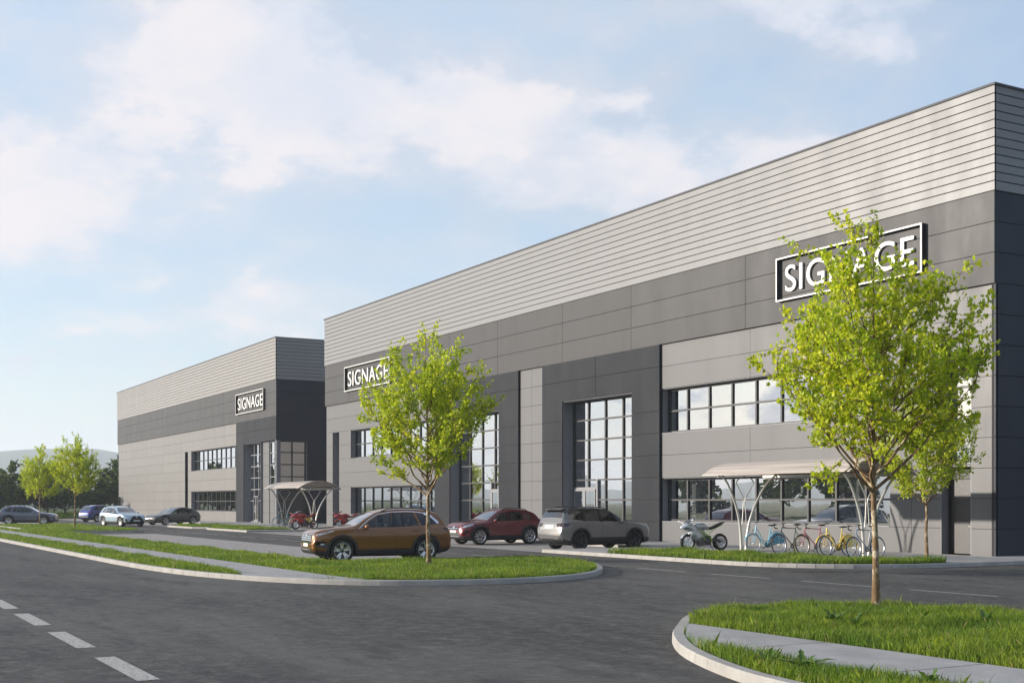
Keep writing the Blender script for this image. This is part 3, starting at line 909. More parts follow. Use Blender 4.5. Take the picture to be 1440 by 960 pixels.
def loft_car(S, xs, inset=0.0, floor=None):
    V = []; F = []; L = S['L']; n = None
    for x in xs:
        P = car_section(S, x, inset)
        if floor is not None: P = [(y, max(z, floor)) for y, z in P]
        ring = [(L/2-x, y, z) for y, z in P]+[(L/2-x, -y, z) for y, z in P[-2:0:-1]]
        n = len(ring); V += ring
    for i in range(len(xs)-1):
        for k in range(n):
            k2 = (k+1)%n
            F.append((i*n+k, i*n+k2, (i+1)*n+k2, (i+1)*n+k))
    F.append(tuple(range(n))[::-1]); b = (len(xs)-1)*n; F.append(tuple(range(b, b+n)))
    return V, F

def tmp_obj(V, F):
    m = MB(); m.add(V, F); return m.build('tmp', M['under'])

def poly_cells(poly, cell):
    """2D polygon cut into small cells -> (verts2d, faces)"""
    bm = bmesh.new()
    vs_ = [bm.verts.new((p[0], p[1], 0)) for p in poly]; bm.faces.new(vs_); bm.normal_update()
    bmesh.ops.triangulate(bm, faces=bm.faces[:])
    lo = [min(p[i] for p in poly) for i in (0, 1)]; hi = [max(p[i] for p in poly) for i in (0, 1)]
    for ax in (0, 1):
        c = math.floor(lo[ax]/cell)*cell+cell
        while c < hi[ax]:
            no = Vector((1, 0, 0)) if ax == 0 else Vector((0, 1, 0))
            bmesh.ops.bisect_plane(bm, geom=bm.verts[:]+bm.edges[:]+bm.faces[:], plane_co=no*c, plane_no=no)
            c += cell
    bm.verts.index_update()
    V = [(v.co.x, v.co.y) for v in bm.verts]; F = [tuple(v.index for v in f.verts) for f in bm.faces]
    bm.free(); return V, F

class Skin:
    """lays trim, glass and lamps on the curved body; x is measured from the nose"""
    def __init__(s, o, L):
        s.bvh = BVHTree.FromPolygons([v.co for v in o.data.vertices], [p.vertices for p in o.data.polygons]); s.L = L
    def patch(s, mb, poly, axis, side=1, off=.004, cell=.09, m=0):
        V, F = poly_cells(poly, cell); out = []
        last = None
        for a, b in V:
            if axis == 'y':   o, d = Vector((s.L/2-a, 3*side, b)), Vector((0, -side, 0))       # a: x from nose, b: z
            elif axis == 'z': o, d = Vector((s.L/2-a, b, 4)), Vector((0, 0, -1))                # a: x from nose, b: y
            else:             o, d = Vector((6*side, a, b)), Vector((-side, 0, 0))              # a: y, b: z ; side 1 nose, -1 tail
            h = s.bvh.ray_cast(o, d)
            if h[0] is None: p = (last if last is not None else o+d*3)
            else: p = h[0]-d*off
            last = p; out.append(p)
        mb.add(out, F, m)
    def line(s, mb, pts, w, axis, side=1, off=.003, m=0):
        for (a, b) in zip(pts, pts[1:]):
            v = Vector((b[0]-a[0], b[1]-a[1])); n = Vector((-v.y, v.x)).normalized()*w/2
            s.patch(mb, [(a[0]-n.x, a[1]-n.y), (b[0]-n.x, b[1]-n.y), (b[0]+n.x, b[1]+n.y), (a[0]+n.x, a[1]+n.y)], axis, side, off, .12, m)
    def both(s, mb, poly, off=.004, cell=.09, m=0):
        for sd in (1, -1): s.patch(mb, poly, 'y', sd, off, cell, m)

def grow(poly, d):
    c = ccw(list(poly)); return offset_poly(c, -d)

def ring_poly(cx, cz, r0, r1, a0, a1, n=10):
    return [(cx+r1*math.cos(R(a0+(a1-a0)*i/n)), cz+r1*math.sin(R(a0+(a1-a0)*i/n))) for i in range(n+1)] + \
           [(cx+r0*math.cos(R(a1+(a0-a1)*i/n)), cz+r0*math.sin(R(a1+(a0-a1)*i/n))) for i in range(n+1)]

def make_wheel(parent, loc, side, r, style, w=.225):
    """outer face towards side*y"""
    s = side
    hub = MB()
    hub.lathe([(.0, s*.02), (r*.60, s*.02), (r*.60, -s*.02), (0, -s*.02)], 'y', n=24)
    hub.lathe([(0, s*.085), (.055, s*.08), (.065, s*.05), (.065, 0)], 'y', n=16)
    wo = hub.build('wheel', M['darkalloy'], parent, True, 40, loc)
    ty = MB(); rr = r*.70; h = w/2
    ty.lathe([(rr, -h*.86), (rr+.02, -h), (r-.05, -h), (r-.018, -h*.9), (r, -h*.6), (r, h*.6), (r-.018, h*.9), (r-.05, h), (rr+.02, h), (rr, h*.86)], 'y', n=40, close=True)
    ty.build('tyre', M['rubber'], wo, True, 50)
    rm = MB(); f = s*(h-.028)
    rm.lathe([(rr+.003, s*h*.9), (rr-.004, s*h*.9), (rr-.028, f-s*.015), (rr-.03, -s*h*.8), (rr+.003, -s*h*.8)], 'y', n=40)
    n = style['n']
    for k in range(n):
        a = 2*math.pi*k/n+style.get('ph', .3)
        for q in style['split']:
            a1 = a+q*style['spread']; a0 = a+q*style['spread']*.25
            p0 = Vector((.045*math.cos(a0), f-s*.03, .045*math.sin(a0))); p1 = Vector(((rr-.015)*math.cos(a1), f-s*.008, (rr-.015)*math.sin(a1)))
            t = (p1-p0).normalized(); nrm = Vector((0, 1, 0)); u = t.cross(nrm).normalized()
            w0, w1 = style['w']*.9, style['w']
            V = []
            for p, ww in ((p0, w0), (p1, w1)):
                V += [p-u*ww/2, p+u*ww/2, p+u*ww*.35-nrm*s*.045, p-u*ww*.35-nrm*s*.045]
            rm.add(V, [(0,1,5,4),(1,2,6,5),(2,3,7,6),(3,0,4,7),(0,3,2,1),(4,5,6,7)], style.get('face', 0))
    rm.lathe([(0, f), (.05, f-s*.004), (.058, f-s*.03)], 'y', n=16)
    rm.build('rim', [M[style['mat']]], wo, True, 35)
    return wo

def make_car(name, label, S, cat='car'):
    L, H = S['L'], S['H']; r = S['r']; fx, rx = S['fo'], S['fo']+S['wb']
    root = empty(name); tag(root, label, cat)
    xs = sorted(set([0, .012, .04, .09, .16, .25]+[.25+.09*i for i in range(int((L-.5)/.09)+1)]+[L-.25, L-.16, L-.09, L-.04, L-.012, L]))
    V, F = loft_car(S, xs); full = tmp_obj(V, F)
    sk = Skin(full, L)
    cuts = []
    # cabin hollow
    ca, cb = S['cabin']
    cx = [ca+(cb-ca)*i/22 for i in range(23)]
    CV, CF = loft_car(S, cx, .045, S.get('floor', .42)); cuts.append(tmp_obj(CV, CF))
    for x in (fx, rx):
        for sd in (1, -1):
            m = MB(); m.lathe([(0, -.33), (r+.055, -.33), (r+.055, .33), (0, .33)], 'y', (L/2-x, sd*(S['track']+.17), r), 36); 
            cuts.append(m.build('tmp', M['under']))
    for poly in S['sidewin']:
        m = MB(); n = len(poly); V = [(L/2-p[0], -1.5, p[1]) for p in poly]+[(L/2-p[0], 1.5, p[1]) for p in poly]
        m.add(V, [tuple(range(n)), tuple(range(n, 2*n))]+[(i, (i+1)%n, n+(i+1)%n, n+i) for i in range(n)]); cuts.append(m.build('tmp', M['under']))
    for key in ('screen', 'back'):
        a, b, ya, yb = S[key]; zc = S['cutz'][0 if key == 'screen' else 1]
        m = MB(); m.prism([(L/2-a, -ya), (L/2-b, -yb), (L/2-b, yb), (L/2-a, ya)], zc, 3); cuts.append(m.build('tmp', M['under']))
    body = full
    for c in cuts:
        md = body.modifiers.new('b', 'BOOLEAN'); md.operation = 'DIFFERENCE'; md.object = c; md.solver = 'EXACT'
    bpy.context.view_layer.update()
    me = bpy.data.meshes.new_from_object(body.evaluated_get(bpy.context.evaluated_depsgraph_get()))
    for c in cuts: bpy.data.objects.remove(c)
    bpy.data.objects.remove(body)
    me.materials.clear(); me.materials.append(M[S['paint']]); me.materials.append(M[S.get('roofmat', S['paint'])]); me.materials.append(M['plastic'])
    zr = S.get('roofz', 9)
    mi = []
    ztop = lambda x: float(pchip([p[0] for p in S['top']], [p[1] for p in S['top']], x))
    zbel = lambda x: float(pchip([p[0] for p in S['belt']], [p[1] for p in S['belt']], x))
    for p in me.polygons:
        c = p.center; xn = L/2-c.x
        k = 0
        if S.get('twotone') and ca < xn < L and c.z > zbel(xn)+S['twotone'](xn): k = 1
        if c.z < S['clad'](xn): k = 2
        if ca < xn < cb and abs(c.y) < S['roofw']*.9 and c.z < ztop(xn)-.04 and c.z > .3 and (ca+.1 < xn < cb-.1) and abs(c.y) < float(pchip([q[0] for q in S['plan']], [q[1] for q in S['plan']], xn))-.2 and c.z < 1.0: k = 2
        mi.append(k)
    me.polygons.foreach_set("material_index", mi)
    me.shade_smooth(); me.set_sharp_from_angle(angle=R(32)); me.name = 'body'
    bo = link('body', me, root)
    # glass
    for i, poly in enumerate(S['sidewin']):
        for sd in (1, -1):
            g = MB(); sk.patch(g, grow(poly, .012), 'y', sd, -.012, .12)
            g.build('side_window', M['cardark' if i in S.get('privacy', ()) else 'carglass'], root, True)
    for key, nm in (('screen', 'windscreen'), ('back', 'rear_window')):
        a, b, ya, yb = S[key]; e = .012 if a < b else -.012
        m = MB(); sk.patch(m, [(a-e, -ya-.012), (b+e, -yb-.012), (b+e, yb+.012), (a-e, ya+.012)], 'z', 1, -.010, .12)
        m.build(nm, M['carglass'] if key == 'screen' else M['cardark'], root, True)
    # window surround and pillars in gloss black
    for poly in S.get('pillars', []):
        for sd in (1, -1):
            t = MB(); sk.patch(t, poly, 'y', sd, .003, .1); t.build('window_trim', M['gloss'], root, True)
    if S.get('chrome'):
        for sd in (1, -1):
            c = MB()
            for ln, w in S['chrome']:
                for a, b in zip(ln, ln[1:]): sk.line(c, [a, b], w, 'y', sd, .006)
            c.build('chrome_strip', M['chrome'], root, True)
    # wheel arch and sill cladding
    if S.get('arches', True):
        for x in (fx, rx):
            for sd in (1, -1):
                c = MB(); sk.patch(c, ring_poly(x, r, r+.045, r+.13, -14, 194, 14), 'y', sd, .010, .08); c.build('arch_cladding', M['plastic'], root, True)
    for sd in (1, -1):
        sc_ = MB(); sk.patch(sc_, [(fx+r+.05, .24), (rx-r-.05, .24), (rx-r-.06, S['sill']), (fx+r+.06, S['sill'])], 'y', sd, .009, .12); sc_.build('sill_cladding', M['plastic'], root, True)
    # seams
    sm = MB()
    for sd in (1, -1):
        for ln in S['seams']: sk.line(sm, ln, .009, 'y', sd, .0025)
    sm.build('door_gap', M['seam'], root)
    for sd in (1, -1):
        for hx, hz in S['handles']:
            h = MB()
            y = abs(car_section(S, hx)[7][0])
            h.add(*box_vf(L/2-hx-.10, L/2-hx+.10, sd*(y-.01), sd*(y+.028), hz-.015, hz+.015)); 
            h.build('door_handle', M[S.get('handlemat', S['paint'])], root)
        mx_, mz = S['mirror']; y = car_section(S, mx_)[9][0]
        mi_ = MB(); mi_.ball((L/2-mx_-.02, sd*(y+.13), mz), (.075, .115, .075), 8); mi_.tube([(L/2-mx_, sd*(y-.04), mz-.05), (L/2-mx_-.01, sd*(y+.08), mz-.035)], .022, 6)
        mo = mi_.build('door_mirror', M[S.get('mirrormat', S['paint'])], root, True)
    # nose and tail
    for spec in S['front']+S['rear']:
        nm, mat, side, polys = spec[:4]; off = spec[4] if len(spec) > 4 else .005
        sym = spec[5] if len(spec) > 5 else True
        if sym:
            for sg in (1, -1):
                m = MB()
                for q in polys: sk.patch(m, [(p[0]*sg, p[1]) for p in q], 'x', side, off, .07)
                m.build(nm, M[mat], root, True)
        else:
            m = MB()
            for q in polys: sk.patch(m, q, 'x', side, off, .07)
            m.build(nm, M[mat], root, True)
    for nm, mat, polys, off in S.get('side', []):
        for sd in (1, -1):
            m = MB()
            for q in polys: sk.patch(m, q, 'y', sd, off, .07)
            m.build(nm, M[mat], root, True)
    if S.get('rails', True):
        for sd in (1, -1):
            x0, x1 = S['rail']; P = []
            for i in range(9):
                x = x0+(x1-x0)*i/8; q = car_section(S, x); P.append((L/2-x, sd*(q[14][0]-.03), q[15][1]+(.045 if 0 < i < 8 else .0)))
            MB().tube(P, .016, 8).build('roof_rail', M[S.get('railmat', 'plastic')], root, True)
    # seats, dash, wheel
    for x in S['seats']:
        for y in (-.38, .38):
            st = MB()
            st.add(*box_vf(L/2-x-.30, L/2-x+.25, y-.24, y+.24, .45, .66))
            st.add([(L/2-x-.22, y-.23, .62), (L/2-x-.22, y+.23, .62), (L/2-x-.36, y+.23, .62), (L/2-x-.36, y-.23, .62),
                    (L/2-x-.40, y-.20, 1.18), (L/2-x-.40, y+.20, 1.18), (L/2-x-.50, y+.20, 1.18), (L/2-x-.50, y-.20, 1.18)],
                   [(0,1,5,4),(1,2,6,5),(2,3,7,6),(3,0,4,7),(4,5,6,7),(0,3,2,1)])
            st.ball((L/2-x-.47, y, 1.27), (.06, .13, .09), 6)
            st.build('seat', M[S.get('seatmat', 'seat')], root, True, 30)
    dx = S['screen'][0]+.35
    MB().add(*box_vf(L/2-dx-.2, L/2-dx+.25, -.68, .68, .75, S['dash'])).torus(.17, .016, 'x', (L/2-dx-.38, .38, .98), 18, 6).build('dashboard', M['seat'], root, True, 30)
    for x, nm in ((fx, 0), (rx, 1)):
        for sd in (1, -1):
            make_wheel(root, (L/2-x, sd*S['track'], r), sd, r, S['wheel'])
    MB().add(*box_vf(-L/2+.5, L/2-.45, -.62, .62, .19, .30)).build('underbody', M['under'], root)
    return root

def box_vf(x0, x1, y0, y1, z0, z1):
    v = [(x0,y0,z0),(x1,y0,z0),(x1,y1,z0),(x0,y1,z0),(x0,y0,z1),(x1,y0,z1),(x1,y1,z1),(x0,y1,z1)]
    return v, [(0,3,2,1),(4,5,6,7),(0,1,5,4),(1,2,6,5),(2,3,7,6),(3,0,4,7)]

def suv_spec(**k):
    S = dict(L=4.5, H=1.65, r=.37, fo=.90, wb=2.69, track=.79, roofw=.60, floor=.42,
        top=[(0,.62),(.03,.78),(.10,.90),(.3,.98),(.7,1.045),(1.1,1.085),(1.28,1.11),(1.7,1.35),(2.05,1.54),(2.3,1.60),(2.8,1.645),(3.3,1.64),(3.75,1.585),(3.98,1.54),(4.08,1.46),(4.28,1.18),(4.38,1.06),(4.45,.96),(4.5,.78)],
        belt=[(0,.55),(.1,.78),(.5,.93),(1.2,1.02),(2.5,1.06),(3.5,1.10),(4.2,1.10),(4.4,1.0),(4.5,.7)],
        plan=[(0,.60),(.03,.70),(.1,.78),(.25,.85),(.6,.915),(1.1,.93),(2.2,.925),(3.4,.935),(4.0,.905),(4.25,.86),(4.4,.80),(4.47,.74),(4.5,.66)],
        low=[(0,.40),(.06,.30),(.3,.25),(.8,.23),(3.8,.23),(4.3,.30),(4.45,.38),(4.5,.46)],
        cabin=(1.2, 4.12), screen=(1.36, 2.0, .70, .56), back=(4.24, 4.02, .62, .52), cutz=(1.0, 1.15),
        sidewin=[[(1.52,1.075),(2.06,1.43),(2.50,1.515),(2.53,1.085)], [(2.62,1.085),(2.60,1.52),(3.22,1.525),(3.36,1.12)], [(3.44,1.125),(3.31,1.52),(3.60,1.485),(3.93,1.24),(3.90,1.16)]],
        privacy=(2,), pillars=[[(2.515,1.085),(2.53,1.52),(2.60,1.52),(2.63,1.085)]],
        seams=[[(1.38,.32),(1.36,.7),(1.42,1.04)], [(2.575,.32),(2.575,1.05)], [(3.36,1.07),(3.25,.80)], [(1.42,1.04),(1.30,1.03)]],
        handles=[(2.42,.92),(3.22,.96)], mirror=(1.62,1.10), sill=.41, clad=lambda x: .38,
        front=[], rear=[], seats=(2.05, 3.0), dash=1.02, rail=(2.2, 3.75),
        wheel=dict(n=5, split=(-1, 1), spread=.22, w=.045, mat='alloy'), paint='body')
    S.update(k)
    return S
def rescale(S, L=None, H=None, keep=()):
    """stretch a spec's profiles to another length and height"""
    S = dict(S); kx = (L or S['L'])/S['L']; kz = (H or S['H'])/S['H']
    sc2 = lambda pts, a, b: [(p[0]*a, p[1]*b) for p in pts]
    for k in ('top', 'belt', 'low'):
        if k not in keep: S[k] = sc2(S[k], kx, kz)
    S['plan'] = sc2(S['plan'], kx, 1)
    for k in ('sidewin', 'pillars', 'seams'):
        if k not in keep: S[k] = [sc2(p, kx, kz) for p in S[k]]
    S['handles'] = sc2(S['handles'], kx, kz); S['mirror'] = (S['mirror'][0]*kx, S['mirror'][1]*kz)
    for k in ('screen', 'back'): a, b, c, d = S[k]; S[k] = (a*kx, b*kx, c, d)
    S['cabin'] = tuple(v*kx for v in S['cabin']); S['rail'] = tuple(v*kx for v in S['rail']); S['cutz'] = tuple(v*kz for v in S['cutz'])
    S['seats'] = tuple(v*kx for v in S['seats']); S['fo'] *= kx; S['wb'] *= kx
    S['front'] = [(*s[:3], [sc2(q, 1, kz) for q in s[3]], *s[4:]) for s in S['front']]
    S['rear'] = [(*s[:3], [sc2(q, 1, kz) for q in s[3]], *s[4:]) for s in S['rear']]
    S['side'] = [(a, b, [sc2(q, kx, kz) for q in c], d) for a, b, c, d in S.get('side', [])]
    S['dash'] *= kz; S['L'] *= kx; S['H'] *= kz
    return S
def rect(y0, y1, z0, z1): return [(y0, z0), (y1, z0), (y1, z1), (y0, z1)]

# bronze SUV in front
M['bronze'] = paint('bronze_paint', (.19, .074, .016), .55, .30)
grille = [rect(-.60, .60, .62, .645), rect(-.60, .60, .685, .71), rect(-.58, .58, .75, .775), rect(-.55, .55, .81, .83)]
S_b = suv_spec(paint='bronze',
    top=[(0,.68),(.03,.84),(.10,.94),(.3,1.015),(.7,1.075),(1.1,1.11),(1.28,1.13),(1.7,1.37),(2.05,1.54),(2.3,1.60),(2.8,1.645),(3.3,1.64),(3.75,1.585),(3.98,1.54),(4.08,1.46),(4.28,1.18),(4.38,1.06),(4.45,.96),(4.5,.78)],
    belt=[(0,.60),(.1,.84),(.5,.98),(1.2,1.05),(2.5,1.07),(3.5,1.10),(4.2,1.10),(4.4,1.0),(4.5,.7)],
    plan=[(0,.70),(.03,.785),(.1,.845),(.25,.885),(.6,.925),(1.1,.93),(2.2,.925),(3.4,.935),(4.0,.905),(4.25,.86),(4.4,.80),(4.47,.74),(4.5,.66)], handlemat='bronze', seatmat='seatlight',
    chrome=[([(1.44,1.055),(1.78,1.32),(2.06,1.475),(2.5,1.548),(3.0,1.562),(3.32,1.55),(3.58,1.51)], .020), ([(3.58,1.50),(3.80,1.41),(4.02,1.20)], .070)],
    front=[('grille', 'gloss', 1, [[(-.62,.60),(.62,.60),(.60,.86),(-.60,.86)]], .004, False),
           ('grille_bar', 'chrome', 1, grille, .012, False),
           ('badge', 'chrome', 1, [[(.09*math.cos(a*math.pi/8), .86+.045*math.sin(a*math.pi/8)) for a in range(16)]], .014, False),
           ('lower_intake', 'plastic', 1, [[(-.55,.30),(.55,.30),(.60,.46),(-.60,.46)]], .006, False),
           ('skid_plate', 'alloy', 1, [rect(-.45, .45, .385, .42)], .012, False),
           ('number_plate', 'plate', 1, [rect(-.26, .26, .50, .60)], .016, False)],
    side=[('headlight', 'lens', [[(.05,.86),(.42,.955),(.66,1.0),(.62,.96),(.38,.90),(.05,.80)]], .006),
          ('fog_lamp', 'gloss', [[(.08,.66),(.34,.67),(.50,.56),(.40,.47),(.10,.50)]], .006),
          ('fog_lens', 'lens', [[(.22,.595),(.33,.60),(.34,.57),(.24,.56)]], .010),
          ('rear_light', 'darklens', [[(4.20,1.09),(4.42,1.0),(4.44,.93),(4.16,1.0)]], .006)],
    rear=[('rear_light_bar', 'darklens', -1, [rect(-.60, .60, .98, 1.02)], .006, False), ('bumper', 'plastic', -1, [rect(-.62, .62, .47, .62)], .006, False)],
    wheel=dict(n=5, split=(-1, .55), spread=.24, w=.055, mat='alloy'))
car1 = make_car('parked_car', 'bronze brown SUV parked nose to the road behind the middle tree', S_b)
car1.location = (-9.0, -17.55, .006); car1.rotation_euler[2] = R(-96)

# red crossover
M['red'] = paint('red_paint', (.125, .0035, .008), .35, .30)
S_r = rescale(suv_spec(paint='red', mirrormat='red',
    front=[('grille', 'gloss', 1, [[(-.50,.70),(.50,.70),(.52,.82),(-.52,.82)]], .004, False),
           ('grille_bar', 'chrome', 1, [rect(-.50, .50, .745, .765)], .012, False),
           ('badge', 'chrome', 1, [[(.075*math.cos(a*math.pi/8), .80+.075*math.sin(a*math.pi/8)) for a in range(16)]], .013, False),
           ('lower_intake', 'plastic', 1, [[(-.60,.30),(.60,.30),(.58,.56),(-.58,.56)]], .006, False),
           ('skid_plate', 'alloy', 1, [rect(-.50, .50, .36, .42)], .012, False),
           ('number_plate', 'plate', 1, [rect(-.26, .26, .56, .66)], .016, False)],
    side=[('headlight', 'lens', [[(.07,.86),(.45,.96),(.62,.975),(.50,.89),(.16,.79),(.06,.78)]], .006),
          ('fog_lamp', 'gloss', [[(.12,.62),(.30,.66),(.34,.58),(.14,.54)]], .006),
          ('rear_light', 'redlens', [[(4.15,1.06),(4.42,1.0),(4.43,.90),(4.20,.93)]], .006)],
    rear=[('bumper', 'plastic', -1, [rect(-.6, .6, .47, .60)], .006, False)],
    sidewin=[[(1.50,1.085),(2.00,1.41),(2.48,1.50),(2.50,1.09)], [(2.60,1.09),(2.58,1.505),(3.18,1.50),(3.36,1.13)], [(3.46,1.14),(3.34,1.46),(3.52,1.44),(3.80,1.27),(3.72,1.17)]],
    top=[(0,.62),(.03,.80),(.10,.91),(.3,.99),(.7,1.055),(1.1,1.09),(1.26,1.11),(1.7,1.36),(2.05,1.55),(2.3,1.61),(2.8,1.65),(3.2,1.63),(3.6,1.57),(3.90,1.48),(4.02,1.41),(4.26,1.17),(4.38,1.07),(4.45,.96),(4.5,.78)],
    wheel=dict(n=5, split=(-1, 1), spread=.30, w=.040, mat='alloy'), privacy=(), rail=(2.2, 3.6)), 4.25, 1.575)
car2 = make_car('parked_car', 'dark red crossover parked in front of the left glazed entrance', S_r)
car2.location = (-21.3, -6.55, .006); car2.rotation_euler[2] = R(-88)

# two tone silver and black SUV
M['silver'] = paint('silver_paint', (.185, .180, .175), .55, .28)
M['blackroof'] = paint('black_roof_paint', (.012, .012, .013), .1, .25)
S_j = rescale(suv_spec(paint='silver', roofmat='blackroof', twotone=lambda x: .02 if x < 3.6 else (.30 if x < 4.25 else .16), handlemat='silver', mirrormat='silver',
    top=[(0,.70),(.03,.86),(.10,.98),(.3,1.03),(.7,1.075),(1.1,1.10),(1.3,1.12),(1.66,1.36),(1.98,1.54),(2.2,1.60),(2.7,1.645),(3.4,1.65),(3.9,1.625),(4.16,1.585),(4.22,1.52),(4.36,1.22),(4.42,1.08),(4.47,.96),(4.5,.78)],
    belt=[(0,.62),(.1,.88),(.5,1.0),(1.2,1.06),(2.5,1.09),(3.5,1.13),(4.3,1.12),(4.44,.95),(4.5,.70)],
    plan=[(0,.64),(.03,.74),(.1,.82),(.25,.87),(.6,.925),(1.1,.935),(2.2,.93),(3.4,.94),(4.0,.925),(4.3,.89),(4.42,.86),(4.47,.82),(4.5,.74)],
    cabin=(1.2, 4.28), back=(4.345, 4.21, .66, .58), cutz=(1.0, 1.19),
    sidewin=[[(1.50,1.11),(1.96,1.42),(2.50,1.52),(2.52,1.115)], [(2.62,1.115),(2.60,1.525),(3.30,1.53),(3.36,1.14)], [(3.46,1.15),(3.44,1.53),(3.72,1.50),(3.94,1.20)]],
    pillars=[[(2.51,1.11),(2.50,1.53),(2.61,1.53),(2.63,1.11)], [(3.35,1.14),(3.30,1.54),(3.45,1.54),(3.47,1.15)]],
    front=[('grille', 'gloss', 1, [rect(-.55, .55, .78, .92)], .004, False)],
    side=[('headlight', 'lens', [[(.06,.97),(.36,1.01),(.34,.92),(.06,.88)]], .006),
          ('rear_light', 'darklens', [[(4.18,1.06),(4.42,1.04),(4.46,.90),(4.20,.93)]], .008)],
    rear=[('rear_light', 'darklens', -1, [[(.46,1.04),(.86,1.06),(.86,.90),(.50,.92)]], .009, True),
          ('number_plate', 'plate', -1, [rect(-.26, .26, .86, .97)], .014, False),
          ('plate_recess', 'silver', -1, [rect(-.34, .34, .83, 1.0)], .006, False),
          ('bumper', 'plastic', -1, [rect(-.74, .74, .47, .58)], .012, False),
          ('exhaust_trim', 'alloy', -1, [rect(.42, .58, .43, .46)], .016, True)],
    sill=.50, clad=lambda x: .44, wheel=dict(n=5, split=(-1, 1), spread=.26, w=.05, mat='darkalloy'), railmat='gloss', seatmat='seat', rail=(2.1, 3.95)), 4.42, 1.645)
car3 = make_car('parked_car', 'silver SUV with black roof parked tail out by the right glazed entrance', S_j)
car3.location = (-14.15, -6.0, .006); car3.rotation_euler[2] = R(94)
# roof spoiler of the silver SUV
sp = MB(); sp.add([(-2.02, -.58, 1.575), (-2.02, .58, 1.575), (-1.78, .58, 1.61), (-1.78, -.58, 1.61), (-2.02, -.58, 1.545), (-2.02, .58, 1.545), (-1.85, .58, 1.55), (-1.85, -.58, 1.55)],
   [(0,1,2,3),(4,7,6,5),(0,4,5,1),(1,5,6,2),(2,6,7,3),(3,7,4,0)]); sp.build('spoiler', M['blackroof'], car3)

# cars farther off
M['slate'] = paint('slate_paint', (.095, .108, .150), .5, .30)
S_s = rescale(suv_spec(paint='slate', arches=True,
    side=[('headlight', 'lens', [[(.10,.86),(.48,.95),(.46,.90),(.12,.79)]], .006), ('rear_light', 'redlens', [[(4.15,1.05),(4.42,1.0),(4.43,.92),(4.2,.94)]], .006)],
    front=[('grille', 'gloss', 1, [rect(-.55, .55, .48, .78)], .004, False)], wheel=dict(n=10, split=(0,), spread=0, w=.045, mat='alloy'), railmat='alloy'), 4.55, 1.56)
car4 = make_car('parked_car', 'slate grey SUV side on, cut off by the left picture edge', S_s)
car4.location = (-81.3, -17.3, .006); car4.rotation_euler[2] = R(70)

M['navy'] = paint('navy_paint', (.015, .045, .22), .4, .28)
S_n = rescale(suv_spec(paint='navy',
    side=[('headlight', 'lens', [[(.10,.86),(.48,.95),(.46,.90),(.12,.79)]], .006), ('rear_light', 'redlens', [[(4.0,1.08),(4.42,1.02),(4.43,.93),(4.1,.97)]], .006)],
    rear=[('rear_light', 'redlens', -1, [[(.40,1.0),(.86,1.04),(.86,.93),(.46,.92)]], .008, True), ('number_plate', 'plate', -1, [rect(-.26,.26,.72,.83)], .012, False), ('bumper', 'plastic', -1, [rect(-.7,.7,.46,.6)], .01, False)],
    wheel=dict(n=5, split=(-1, 1), spread=.25, w=.045, mat='alloy')), 4.4, 1.58)
car5 = make_car('parked_car', 'dark blue SUV parked farthest away, tail towards the viewer', S_n)
car5.location = (-95.3, -8.6, 0); car5.rotation_euler[2] = R(118)

M['sky'] = paint('pale_blue_paint', (.42, .53, .62), .55, .25)
S_l = rescale(suv_spec(paint='sky', mirrormat='sky', arches=True,
    front=[('grille', 'gloss', 1, [[(-.30,.86),(.30,.86),(.62,.42),(.50,.34),(-.50,.34),(-.62,.42)]], .004, False),
           ('badge', 'chrome', 1, [[(.07*math.cos(a*math.pi/8), .78+.06*math.sin(a*math.pi/8)) for a in range(16)]], .012, False),
           ('number_plate', 'plate', 1, [rect(-.26, .26, .44, .54)], .016, False)],
    side=[('headlight', 'lens', [[(.06,.84),(.50,.97),(.48,.90),(.14,.76),(.06,.78)]], .006), ('fog_lamp', 'gloss', [[(.08,.62),(.20,.66),(.24,.46),(.10,.42)]], .006), ('rear_light', 'redlens', [[(4.15,1.05),(4.42,1.0),(4.43,.92),(4.2,.94)]], .006)],
    wheel=dict(n=5, split=(-1, 1), spread=.25, w=.045, mat='alloy')), 4.5, 1.56)
car6 = make_car('car', 'pale blue crossover facing the viewer on the aisle by the far unit', S_l)
car6.location = (-71.5, -11.9, 0); car6.rotation_euler[2] = R(16)

M['greygreen'] = paint('graphite_paint', (.070, .078, .080), .5, .30)
S_g = rescale(suv_spec(paint='greygreen', arches=False, rails=False,
    top=[(0,.58),(.03,.72),(.10,.84),(.3,.93),(.7,1.01),(1.2,1.08),(1.45,1.12),(1.85,1.36),(2.2,1.55),(2.5,1.62),(2.9,1.65),(3.3,1.62),(3.7,1.53),(4.0,1.40),(4.2,1.27),(4.36,1.16),(4.42,1.05),(4.46,.94),(4.5,.78)],
    cabin=(1.3, 4.1), screen=(1.52, 2.16, .70, .56), back=(4.16, 3.80, .60, .52), cutz=(1.0, 1.15),
    sidewin=[[(1.66,1.085),(2.18,1.43),(2.55,1.515),(2.58,1.09)], [(2.67,1.09),(2.65,1.52),(3.12,1.51),(3.40,1.13)], [(3.48,1.14),(3.26,1.49),(3.44,1.46),(3.72,1.30),(3.74,1.20)]],
    pillars=[[(2.565,1.09),(2.57,1.52),(2.65,1.52),(2.68,1.09)]], mirror=(1.76, 1.10),
    side=[('headlight', 'lens', [[(.10,.82),(.50,.92),(.46,.86),(.12,.74)]], .006), ('rear_light', 'redlens', [[(4.1,1.09),(4.42,1.04),(4.43,.95),(4.2,.98)]], .006)],
    front=[('grille', 'gloss', 1, [rect(-.55, .55, .44, .70)], .004, False)], wheel=dict(n=5, split=(-1, 1), spread=.25, w=.05, mat='alloy')), 4.7, 1.44)
car7 = make_car('parked_car', 'graphite fastback parked side on below the far unit left windows', S_g)
